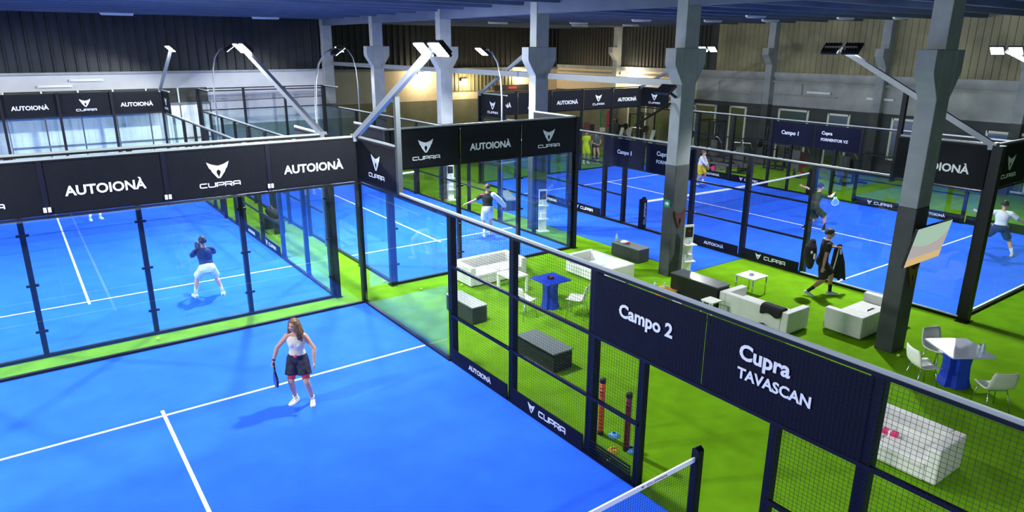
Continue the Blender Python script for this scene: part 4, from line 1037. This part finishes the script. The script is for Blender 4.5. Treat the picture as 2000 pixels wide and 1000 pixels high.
# ------------------------------------------------------------------ people
def ik(a, b, l1, l2, pole):
    a = Vector(a); b = Vector(b); d = b - a; L = min(d.length, (l1 + l2) * .998); d.normalize()
    k = (l1 * l1 - l2 * l2 + L * L) / (2 * L); h = math.sqrt(max(0, l1 * l1 - k * k))
    p = Vector(pole); p = (p - d * p.dot(d)).normalized()
    return a + d * k + p * h, a + d * L
def person(label, loc, face, H=1.75, skin='skin', vox=.011, pelvis=(0, 0, None), lean=0, side_=0, twist=0,
           feet=((-.13, 0), (.13, 0)), foot_lift=(0, 0), foot_yaw=(6, -6), foot_pitch=(0, 0), hands=None, elbow=((-1, -.6, -.2), (1, -.6, -.2)),
           knee=((-.12, 1, 0), (.12, 1, 0)), head_yaw=0, head_pitch=0, female=False, hair='hair_black', long_hair=False, hand_curl=(.4, .4), hand_dir=None,
           top='cloth_black', sleeve=.55, top_len=-.04, bottom='cloth_black', short_len=.80, flare=1.12, sock='cloth_white', sock_h=.16, shoe='shoe_white', under=None, cat='person'):
    """local axes: x right, y forward. index 0 is the left side, 1 the right side."""
    k = H / 1.75
    t = thing('person', label, cat, (loc[0], loc[1], loc[2] if len(loc) > 2 else .017), math.atan2(-face[0], face[1]))
    pz = pelvis[2] if pelvis[2] is not None else .93 * k
    P = Vector((pelvis[0], pelvis[1], pz))
    rl = Matrix.Rotation(R(side_), 3, 'Y') @ Matrix.Rotation(R(-lean), 3, 'X')
    u = rl @ Vector((0, 0, 1)); fw = rl @ Vector((0, 1, 0)); lx = Vector((1, 0, 0)); lx = (lx - u * lx.dot(u)).normalized()
    tw = Matrix.Rotation(R(twist), 3, u)
    sx = tw @ lx; sf = tw @ fw
    def at(s): # lateral, forward axes at height s along the spine
        w = max(0, min(1, s / (.46 * k))); x = lx.lerp(sx, w).normalized(); return x, (fw.lerp(sf, w)).normalized()
    nb = P + u * .50 * k
    hq = Matrix.Rotation(R(twist + head_yaw), 3, 'Z')
    hf = hq @ Vector((0, math.cos(R(head_pitch)), -math.sin(R(head_pitch)))); hx = hq @ Vector((1, 0, 0)); hu = hx.cross(hf)
    neck_top = nb + (u + hu) * .5 * .075 * k + sf * .015 * k
    hc = neck_top + hu * .105 * k + hf * .022 * k
    shw = (.155 if female else .186) * k
    SH = [P + u * .445 * k - sx * shw, P + u * .445 * k + sx * shw]
    HP = [P - lx * .09 * k - Vector((0, 0, .03 * k)), P + lx * .09 * k - Vector((0, 0, .03 * k))]
    # legs
    AN = []; KN = []
    for i in (0, 1):
        an = Vector((feet[i][0], feet[i][1], .085 * k + foot_lift[i]))
        kn, an2 = ik(HP[i], an, .435 * k, .43 * k, knee[i]); KN.append(kn); AN.append(an2)
    # arms
    EL = []; WR = []
    dflt = [SH[0] + Vector((-.10, .04, -.52)) * k, SH[1] + Vector((.10, .04, -.52)) * k]
    for i in (0, 1):
        tgt = Vector(hands[i]) if hands and hands[i] is not None else dflt[i]
        el, wr = ik(SH[i], tgt, .285 * k, .255 * k, elbow[i]); EL.append(el); WR.append(wr)
    # ---- body
    b = MB()
    hipw, waist = (.168, .118) if female else (.160, .140)
    rows = [(-.12, .085, .075, -.005), (-.05, hipw * .96, .112, -.006), (.02, hipw, .115, -.004), (.10, (hipw + waist) / 2, .102, 0), (.19, waist, .092, .004), (.28, .142 if female else .155, .108, .004), (.36, .150 if female else .172, .112, .006), (.42, .15 if female else .175, .098, .0), (.465, .115, .072, -.004), (.50, .062, .058, 0), (.545, .05, .052, .006)]
    def torso(m, inf=0.0, lo=-.2, hi=.6, fl=0.0):
        rs = []
        for s, w, d, o in rows:
            if s < lo - .001 or s > hi + .001: continue
            x, f = at(s * k); c = P + u * s * k + f * o * k
            e = inf + fl * max(0, .2 - s)
            rs.append([c + (x * math.cos(2 * math.pi * q / 20) * (w + e) + f * math.sin(2 * math.pi * q / 20) * (d + e)) * k for q in range(20)])
        m.rings(rs)
    torso(b)
    b.tube([nb - u * .02 * k, neck_top, hc - hu * .03 * k - hf * .01 * k], [.056 * k, .05 * k, .05 * k], n=12)
    if female:
        for s in (-1, 1): b.ell(P + u * .315 * k + sx * s * .065 * k + sf * .078 * k, (.058 * k, .052 * k, .055 * k), 12, 8)
    for i in (0, 1):
        hp, kn, an = HP[i], KN[i], AN[i]
        l = lambda a, c, w: a.lerp(c, w)
        b.tube([hp + Vector((0, 0, .05 * k)), hp, l(hp, kn, .3), l(hp, kn, .7), kn], [.075 * k, .086 * k, .084 * k, .066 * k, .056 * k], n=14, round_=True)
        bk = (kn - hp).normalized() + (an - kn).normalized(); cf = Vector((0, -.012 * k, 0))
        b.tube([kn, l(kn, an, .12), l(kn, an, .32) + cf, l(kn, an, .6) + cf * .5, l(kn, an, .92), an], [.055 * k, .053 * k, .058 * k, .045 * k, .034 * k, .034 * k], n=14, round_=True)
        b.tube([SH[i] - sx * (1 if i else -1) * .03 * k, SH[i], SH[i].lerp(EL[i], .25), SH[i].lerp(EL[i], .6), EL[i]], [.052 * k, .058 * k, .052 * k, .043 * k, .038 * k], n=12, round_=True)
        b.tube([nb - u * .01 * k, SH[i] + u * .01 * k], [.054 * k, .05 * k], n=12, round_=True)
        b.tube([EL[i], EL[i].lerp(WR[i], .25), EL[i].lerp(WR[i], .65), WR[i]], [.037 * k, .041 * k, .033 * k, .025 * k], n=12, round_=True)
        # hand: palm, four bent fingers of unequal length, thumb from the side of the palm
        d = (WR[i] - EL[i]).normalized()
        if hand_dir and hand_dir[i] is not None: d = Vector(hand_dir[i]).normalized()
        sgn = -1 if i == 0 else 1
        nrm = Vector((-sgn, 0, 0)); nrm = (nrm - d * nrm.dot(d))
        if nrm.length < .2: nrm = Vector((0, 0, -1)) - d * (-d.z)
        nrm.normalize(); ac = d.cross(nrm) * (1 if i else -1)      # ac points to the thumb side
        if ac.y < 0: ac = -ac
        w0 = WR[i]; hs = k * (.94 if female else 1.0)
        pe = w0 + d * .085 * hs
        b.tube([w0 - d * .01, w0 + d * .03 * hs, w0 + d * .07 * hs, pe], [.026 * hs, .036 * hs, .040 * hs, .036 * hs], n=12, round_=True, flat=.52, side=ac)
        cu = hand_curl[i]
        for q, (off, ln) in enumerate(((.030, .070), (.010, .078), (-.010, .073), (-.029, .058))):
            p0 = pe + ac * off * hs - d * .008; a1 = cu * .8; a2 = cu * 1.9
            p1 = p0 + (d * math.cos(a1) + nrm * math.sin(a1)) * ln * .5 * hs; p2 = p1 + (d * math.cos(a2) + nrm * math.sin(a2)) * ln * .5 * hs
            b.tube([p0, p1, p2], [.0098 * hs, .0092 * hs, .008 * hs], n=8, round_=True)
        p0 = w0 + d * .035 * hs + ac * .028 * hs; p1 = p0 + (ac * .75 + d * .6 + nrm * .3 * cu).normalized() * .036 * hs; p2 = p1 + (ac * (.5 - cu * .5) + d * .8 + nrm * cu).normalized() * .030 * hs
        b.tube([p0, p1, p2], [.0135 * hs, .0115 * hs, .0095 * hs], n=8, round_=True)
        # foot inside the shoe
        fy = Matrix.Rotation(R(foot_yaw[i]), 3, 'Z') @ Matrix.Rotation(R(-foot_pitch[i]), 3, 'X')
        fd = fy @ Vector((0, 1, 0)); fu = fy @ Vector((0, 0, 1))
        b.tube([an, an - fu * .035 * k + fd * .02 * k, an - fu * .055 * k + fd * .12 * k], [.035 * k, .038 * k, .03 * k], n=10, round_=True)
    # head
    hr = Matrix((hx, hf, hu)).transposed()
    E_ = lambda c, r, n=16, m=12: b.ell(hc + hr @ (Vector(c) * k), tuple(q * k for q in r), n, m, hr)
    E_((0, -.012, .022), (.076, .094, .092)); E_((0, .022, -.035), (.058, .068, .075)); E_((0, .042, -.085), (.036, .036, .028))
    E_((0, .064, .012), (.05, .024, .03))
    b.tube([hc + hr @ Vector((0, .084, .012)) * k, hc + hr @ Vector((0, .108, -.028)) * k, hc + hr @ Vector((0, .094, -.036)) * k], [.010 * k, .0155 * k, .012 * k], n=8, round_=True)
    E_((0, .082, -.064), (.024, .012, .009)); E_((-.032, .078, -.018), (.02, .014, .016)); E_((.032, .078, -.018), (.02, .014, .016))
    for s in (-1, 1): E_((s * .078, -.008, -.008), (.011, .022, .032), 10, 8)
    body = remesh(b, 'body', vox, skin, t, 2)
    for s in (-1, 1):
        m = MB(); m.ell(hc + hr @ Vector((s * .031, .083, .006)) * k, (.0115 * k, .007 * k, .0075 * k), 10, 7, hr); m.build('eye', 'eye_dark', t, smooth=True)
        m = MB(); m.tube([hc + hr @ Vector((s * .014, .089, .026)) * k, hc + hr @ Vector((s * .034, .088, .031)) * k, hc + hr @ Vector((s * .05, .078, .024)) * k], .0045 * k, n=6); m.build('eyebrow', hair, t, smooth=True)
    m = MB(); m.ell(hc + hr @ Vector((0, .0935, -.064)) * k, (.021 * k, .006 * k, .0085 * k), 12, 7, hr); m.build('lips', 'lip', t, smooth=True)
    # hair
    m = MB(); n_, m_ = 20, 14; rs = []
    for a in range(0, m_ + 1):
        th = math.pi * (.02 + (.60 if long_hair else .56) * a / m_); row = []
        for q in range(n_):
            ph = 2 * math.pi * q / n_; fr = math.sin(ph)
            t2 = th * (1 - .36 * max(0, fr) ** 1.0) if not long_hair else th * (1 - .56 * max(0, fr) ** .8)
            row.append(hc + hr @ (Vector((.084 * math.sin(t2) * math.cos(ph), -.014 + .102 * math.sin(t2) * math.sin(ph), .024 + .100 * math.cos(t2))) * k))
        rs.append(row)
    inner = [[hc + (p - hc) * .90 for p in r] for r in rs]
    m.rings(rs + inner[::-1], cap=True)
    if long_hair:
        for q in range(15):
            a = R(-28 + 236 * q / 14) + math.pi; x = math.cos(a + math.pi / 2 * 0)
            ph = R(160 + 220 * q / 14); cx, cy = math.cos(ph), math.sin(ph); wv = .014 * math.sin(q * 2.3)
            p0 = hc + hr @ (Vector((.080 * cx, -.012 + .096 * cy, .03)) * k)
            p1 = hc + hr @ (Vector((.100 * cx, -.016 + .105 * cy, -.07)) * k)
            p2 = hc + hr @ (Vector(((.112 + wv) * cx, -.02 + .118 * cy + .012 * math.cos(q * 1.9), -.155)) * k)
            p3 = hc + hr @ (Vector(((.120 - wv) * cx, -.02 + .125 * cy + (.03 if cy > -.3 else 0), -.235 - .03 * (q % 3))) * k)
            m.tube([p0, p1, p2, p3], [.030 * k, .033 * k, .036 * k, .016 * k], n=8, round_=True)
    rng = random.Random(len(label))
    for r in rs[1:]:
        for q in range(0, n_, 1):
            if rng.random() < .55:
                e = r[q] + (r[q] - hc) * .03; sz = (.010 + .008 * rng.random()) * k
                m.tube([e, e + (hr @ Vector((rng.uniform(-1, 1), rng.uniform(-1.2, .2), rng.uniform(-1.6, .2)))) * .016 * k], [sz, sz * .6], n=6, round_=True)
    remesh(m, 'hair', .0075, hair, t, 1)
    # clothing
    m = MB(); torso(m, .014, top_len, .47 if sleeve <= 0 else .505)
    if female:
        for s in (-1, 1): m.ell(P + u * .315 * k + sx * s * .065 * k + sf * .082 * k, (.066 * k, .058 * k, .062 * k), 12, 8)
    for i in (0, 1):
        s = 1 if i else -1
        if sleeve > 0:
            m.tube([nb - u * .025 * k + sx * s * .035 * k, SH[i] + u * .005 * k], [.060 * k, .066 * k], n=12, round_=True)
            pts = [SH[i] - sx * s * .05 * k, SH[i]]
            if sleeve <= 1:
                pts += [SH[i].lerp(EL[i], sleeve * .5), SH[i].lerp(EL[i], sleeve)]; rr = [.066, .074, .068, .066]
            else:
                pts += [SH[i].lerp(EL[i], .5), EL[i], EL[i].lerp(WR[i], (sleeve - 1))]; rr = [.066, .074, .062, .054, .04]
            m.tube(pts, [q * k for q in rr], n=14)
        else:
            m.tube([SH[i] - sx * s * .075 * k + u * .01 * k, P + u * .37 * k + sx * s * .10 * k], [.05 * k, .09 * k], n=12, round_=True)
    remesh(m, 'shirt', .011, top, t, 3)
    m = MB(); torso(m, .020, -.13, .10, .0)
    for i in (0, 1):
        hp, kn = HP[i], KN[i]
        e = hp.lerp(kn, short_len) if short_len <= 1 else kn.lerp(AN[i], short_len - 1)
        m.tube([hp + Vector((0, 0, .05 * k)), hp.lerp(e, .4), e], [.105 * k, .105 * k * (1 + flare) / 2, .098 * k * flare], n=16)
    remesh(m, 'shorts', .012, bottom, t, 3)
    if under:
        for i in (0, 1):
            a = HP[i].lerp(KN[i], short_len * .7); c = HP[i].lerp(KN[i], min(1, short_len + .16))
            m = MB(); m.tube([a, c], [.078 * k, .072 * k], n=16); m.build('cycling_short', under, t, smooth=True)
    for i in (0, 1):
        an = AN[i]; fy = Matrix.Rotation(R(foot_yaw[i]), 3, 'Z') @ Matrix.Rotation(R(-foot_pitch[i]), 3, 'X')
        fd = fy @ Vector((0, 1, 0)); fu = fy @ Vector((0, 0, 1)); fx = fy @ Vector((1, 0, 0))
        if sock_h:
            up = (KN[i] - an).normalized(); m = MB(); m.tube([an - up * .02 * k, an + up * sock_h * .5 * k, an + up * sock_h * k], [.041 * k, .042 * k, .050 * k], n=14); m.build('sock', sock, t, smooth=True)
        m = MB(); g = an - fu * .085 * k
        sh = [(-.075, .030, .062), (-.06, .040, .085), (0, .042, .10), (.05, .043, .085), (.10, .047, .062), (.15, .046, .05), (.19, .034, .042), (.205, .018, .03)]
        rs = []
        for yy, w, h in sh:
            rs.append([g + (fd * yy + fx * w * math.cos(a) * (1 if True else 1) + fu * (h * (.5 + .5 * math.sin(a)))) * k for a in [2 * math.pi * q / 14 for q in range(14)]])
        m.rings(rs); so = m.build('shoe', shoe, t, smooth=True)
        m = MB(); rs = []
        for z in (0, .022):
            rs.append([g + (fd * yy + fx * w * 1.08 * s + fu * z) * k for s, seq in ((1, sh), (-1, sh[::-1])) for yy, w, h in seq])
        m.rings(rs); m.build('sole', 'cloth_white' if shoe != 'shoe_white' else 'cloth_cream', so)
    rw = t.matrix_basis.copy() if False else Matrix.Translation(t.location) @ Matrix.Rotation(t.rotation_euler.z, 4, 'Z')
    return dict(root=t, W=lambda v: rw @ Vector(v), wr=WR, el=EL, sh=SH, u=u, P=P, hc=hc, k=k, D=lambda v: rw.to_3x3() @ Vector(v))
def racket(label, grip, direction, normal, face_m, rim_m, L=.455):
    """grip: world point in the hand; direction: from handle to head; normal: face normal"""
    g = Vector(grip); d = Vector(direction).normalized(); n = Vector(normal); n = (n - d * n.dot(d)).normalized(); s = d.cross(n)
    t = thing('padel_racket', label, 'racket', g)
    fn = lambda uu, v, w: s * uu + d * v + n * w
    m = MB(); m.tube([d * -.06, d * .075], .016, n=12); m.build('handle', 'rubber_black', t)
    out = []
    for q in range(36):
        a = 2 * math.pi * q / 36; x = .13 * math.cos(a); y = .125 * math.sin(a); 
        if y < 0: x *= (1 - .55 * (-y / .125) ** 1.6); y *= 1.15
        out.append((x, .25 + y))
    m = MB(); m.prism(out, lambda a, c, w: fn(a, c, w - .017), .034); rm = m.build('rim', rim_m, t)
    m = MB(); m.prism([(x * .86, .25 + (y - .25) * .86) for x, y in out], lambda a, c, w: fn(a, c, w - .019), .038); fc = m.build('face', face_m, t)
    m = MB()
    for i in range(-3, 4):
        for j in range(-3, 4):
            x, y = i * .025, .255 + j * .025
            if (x / .095) ** 2 + ((y - .255) / .09) ** 2 < 1:
                m.prism([(x + .005 * math.cos(2 * math.pi * q / 8), y + .005 * math.sin(2 * math.pi * q / 8)) for q in range(8)], lambda a, c, w: fn(a, c, w - .0193), .0386)
    m.build('holes', 'eye_dark', fc)
    m = MB(); 
    for sg in (-1, 1): m.bar(fn(sg * .012, .07, 0), fn(sg * .055, .125, 0), .03, .016, up=n)
    m.build('throat', rim_m, t)
    return t
# woman on the near court
p = person('woman in cream top, dark skirt over coral shorts, on the near court', (-2.92, -3.95), (-.52, -.85), H=1.62, female=True, vox=.008, skin='skin', lean=5, side_=-2,
           feet=((.125, -.05), (-.125, .02))[::-1] if False else ((-.14, .02), (.16, -.04)), foot_yaw=(12, -22), pelvis=(0.06, -.02, .845), hands=[(-.25, .15, .82), (.43, .12, .85)],
           elbow=((-1, -.4, 0), (1, -.25, .25)), head_yaw=-30, head_pitch=4, hair='hair_brown', long_hair=True, top='cloth_cream', sleeve=0, top_len=.0,
           bottom='cloth_floral', short_len=.68, flare=1.26, under='cloth_coral', sock='cloth_white', sock_h=.05, shoe='shoe_white', hand_curl=(.35, 1.0))
k = MB(); k.ell(p['P'] + Vector((.0, .135, .075)), (.036, .022, .03), 12, 8); k.build('pink_bow', 'pink', p['root'], smooth=True)
k = MB(); k.tube([p['wr'][1] + (p['el'][1] - p['wr'][1]) * .06, p['wr'][1] + (p['el'][1] - p['wr'][1]) * .16], .031, n=12); k.build('wristband', 'racket_black', p['root'], smooth=True)
racket('blue and black padel racket held low by the woman in cream', p['W'](p['wr'][1] + Vector((-.01, .02, -.075))), p['D']((-.10, .25, -1)), p['D']((1, .5, .1)), 'racket_blue', 'racket_black')
# man in navy shirt behind the glass
p = person('man in navy shirt and white shorts seen from behind through glass', (-2.97, 2.60), (.06, 1), H=1.74, vox=.009, lean=24, feet=((-.30, .10), (.30, -.06)), pelvis=(0, -.14, .765), foot_yaw=(14, -14),
           hands=[(-.10, .42, .98), (.08, .44, 1.00)], elbow=((-1, -.3, -.3), (1, -.3, -.3)), top='cloth_navy', sleeve=.75, top_len=-.06, bottom='cloth_white', short_len=.82, flare=1.15, sock='cloth_white', sock_h=.20, shoe='shoe_white', hair='hair_black', head_pitch=-6, hand_curl=(.9, 1.0))
racket('black padel racket held in front of the man in navy', p['W'](p['wr'][1] + Vector((-.03, .05, .02))), p['D']((-.35, .9, .35)), p['D']((.9, .4, 0)), 'racket_black', 'racket_black')
# player on the singles court
p = person('player in black shirt and white shorts, arm outstretched, on singles court', (5.83, 3.38), (.46, .88), H=1.78, vox=.012, lean=14, twist=-18, feet=((-.10, -.06), (.12, .16)), foot_lift=(.0, .0), pelvis=(0, -.02, .90),
           hands=[(-.66, .06, 1.10), (.60, .12, .90)], elbow=((-.2, -1, -.6), (.6, -1, -.4)), top='cloth_black', sleeve=.7, bottom='cloth_white', short_len=.75, sock='cloth_white', shoe='shoe_mint', hair='hair_brown', hand_curl=(.3, 1.0))
k = MB(); k.tube([p['sh'][0] + Vector((-.03, -.055, .03)), p['sh'][0] + Vector((.10, -.075, .04))], .03, n=8, round_=True); k.build('pink_shoulder_patch', 'pink', p['root'], smooth=True)
racket('purple padel racket of the singles court player', p['W'](p['wr'][1] + Vector((.02, .03, -.06))), p['D']((-.05, .9, -.4)), p['D']((.3, .3, 1)), 'purple', 'racket_black')
k = MB(); k.tube([p['sh'][1] + Vector((.0, -.04, .03)), p['el'][1] + Vector((.03, -.01, .02)), p['wr'][1] + Vector((.01, 0, .03))], [.08, .085, .075], n=12, round_=True); k.build('white_arm_sleeve', 'cloth_white', p['root'], smooth=True)
# player in yellow shorts
p = person('player in white shirt and yellow shorts at left of the far net', (18.75, 5.38), (.25, -.97), H=1.66, vox=.012, lean=16, feet=((-.18, .05), (.18, -.12)), pelvis=(0, -.05, .82), hands=[(.02, .36, .92), (.22, .48, .84)],
           top='cloth_white', sleeve=1.7, bottom='cloth_yellow', short_len=.9, shoe='shoe_white', hair='hair_brown', hand_curl=(.6, 1.0))
racket('red padel racket of the player in yellow shorts', p['W'](p['wr'][1] + Vector((0, .05, -.01))), p['D']((.3, .9, -.1)), p['D']((1, -.2, .2)), 'pink', 'racket_black')
# swinging player by the fence post
p = person('player in dark green and black swinging beside a thick fence post', (15.40, -2.25), (.68, -.73), H=1.74, vox=.012, lean=8, twist=20, feet=((-.12, -.22), (.10, .36)), pelvis=(0, .0, .82), hands=[(-.16, -.46, 1.46), (.10, .52, 1.30)],
           elbow=((-1, -.2, .2), (1, -.4, -.4)), top='cloth_green', sleeve=.7, bottom='cloth_black', short_len=.95, sock='cloth_black', sock_h=.2, shoe='rubber_black', hair='hair_black', hand_curl=(.5, 1.0), head_yaw=-10)
k = MB(); k.tube([p['el'][1], p['wr'][1] + (p['el'][1] - p['wr'][1]) * .1], [.046, .036], n=12); k.build('white_forearm_sleeve', 'cloth_white', p['root'], smooth=True)
racket('pale blue padel racket of the swinging player', p['W'](p['wr'][1] + Vector((0, .05, -.04))), p['D']((-.1, .1, -1)), p['D']((1, .2, .1)), 'cone_blue', 'cloth_white')
# man walking with bag and jacket
p = person('man in black walking across turf with racket bag and jacket', (9.53, -6.02), (.70, -.71), H=1.80, vox=.009, skin='skin_tan', lean=7, feet=((-.08, .30), (.09, -.26)), foot_lift=(.0, .03), foot_pitch=(0, 24), pelvis=(0, .0, .90), foot_yaw=(4, -4),
           hands=[(-.24, .38, 1.19), (.30, -.04, .80)], elbow=((-1, -.9, -.3), (.8, -1, 0)), top='cloth_black', sleeve=.62, top_len=-.05, bottom='cloth_black', short_len=.92, sock='cloth_black', sock_h=.17, shoe='shoe_mint', hair='hair_black', head_yaw=6, hand_curl=(1.0, .5))
k = MB(); k.prism([(-.07, 0), (.07, 0), (.07, .045), (-.07, .045)], lambda a, c, w: p['P'] + Vector((a, .138 + w + .03 * c, .345 + c)), .006); k.build('red_chest_print', 'pink', p['root'])
k = MB(); k.tube([p['sh'][1] + Vector((-.06, .09, .02)), p['sh'][1] + Vector((-.05, .0, .085)), p['sh'][1] + Vector((-.05, -.10, .0))], .018, n=8); kk = k
m = MB(); bx = p['P'] + Vector((.10, -.285, .15))
m.tube([bx + Vector((.0, -.02, .33)), bx + Vector((0, -.04, .22)), bx + Vector((0, -.05, 0)), bx + Vector((0, -.02, -.26))], [.10, .16, .185, .10], n=16, round_=True, flat=.85, side=(1, 0, 0))
bg = thing('racket_bag', 'black racket bag with white patches on walking man back', 'bag', p['root'].location, p['root'].rotation_euler.z)
remesh(m, 'body', .014, 'cloth_black', bg, 3)
kk.build('strap', 'cloth_black', bg, smooth=True)
m = MB(); m.ell(bx + Vector((.13, -.05, .10)), (.045, .05, .10), 12, 8); m.ell(bx + Vector((.165, .02, .02)), (.02, .03, .08), 10, 8); m.build('white_patch', 'cloth_white', bg, smooth=True)
m = MB(); w = p['wr'][0]
for q in range(6):
    a = q / 5; dx = -.02 - .03 * math.sin(q * 1.7); y0 = .02 + .05 * (a - .5)
    m.tube([w + Vector((dx * .4, y0 + .04, .06)), w + Vector((dx, y0 + .06 * (a - .3), -.06)), w + Vector((dx - .02, .08 + .24 * (a - .5), -.40)), w + Vector((dx, .10 + .36 * (a - .5), -.78 - .05 * (q % 2)))], [.03, .045, .05, .038], n=9, round_=True)
jk = thing('jacket', 'black jacket hanging from the walking man outstretched hand', 'jacket', p['root'].location, p['root'].rotation_euler.z)
remesh(m, 'body', .014, 'cloth_black', jk, 2)
m = MB(); m.tube([w + Vector((.03, .03, -.04)), w + Vector((.04, .0, -.32)), w + Vector((.045, -.05, -.66))], .016, n=7, round_=True); m.tube([w + Vector((.03, .07, -.02)), w + Vector((.035, .09, -.14))], .03, n=8, round_=True); m.build('white_stripe', 'cloth_white', jk, smooth=True)
m = MB(); m.tube([p['sh'][0].lerp(p['sh'][1], .25) + Vector((0, .03, .10)), p['sh'][0].lerp(p['sh'][1], .5) + Vector((0, -.075, .12)), p['sh'][0].lerp(p['sh'][1], .78) + Vector((0, .03, .10)), p['sh'][0].lerp(p['sh'][1], .76) + Vector((0, .12, -.02))], .026, n=8, round_=True); m.build('white_towel', 'cloth_white', p['root'], smooth=True)
# player at the right edge
p = person('player in white tee and navy shorts at right, arms spread wide', (17.36, -7.05), (.93, .36), H=1.80, vox=.011, lean=4, feet=((-.46, .14), (.44, -.10)), foot_yaw=(50, -16), pelvis=(.02, 0, .80), hands=[(-.64, .20, 1.20), (.66, .22, .94)],
           elbow=((-.5, -1, -.5), (.5, -1, -.5)), top='cloth_white', sleeve=.8, top_len=-.06, bottom='cloth_navy', short_len=.78, sock='cloth_white', sock_h=.19, shoe='shoe_white', hair='hair_black', hand_curl=(.3, .7))
# far player at the left rear court, mostly behind the banners
p = person('far player on left rear court, only white shoes and legs visible under banner', (-4.35, 13.2), (.2, -1), H=1.76, vox=.016, feet=((-.16, 0), (.18, .05)), hands=[(-.2, .35, 1.0), (.15, .4, 1.0)], top='cloth_grey', bottom='cloth_black', shoe='shoe_white', hair='hair_brown')
# two people at the gym edge
p = person('person in neon yellow shirt standing beyond the Campo 1 gate banner', (18.35, 12.7), (-.3, -1), H=1.76, vox=.016, feet=((-.13, 0), (.13, .05)), top='cloth_neon', bottom='cloth_neon', short_len=.95, hair='hair_black', shoe='shoe_white')
p = person('person in dark grey clothes standing beside the neon yellow shirt', (18.85, 12.5), (-.2, -1), H=1.74, vox=.016, feet=((-.13, .03), (.13, 0)), hands=[(-.1, .25, 1.02), (.1, .25, 1.02)], top='cloth_grey', bottom='cloth_green', short_len=1.75, flare=.8, hair='hair_brown', shoe='cloth_grey')
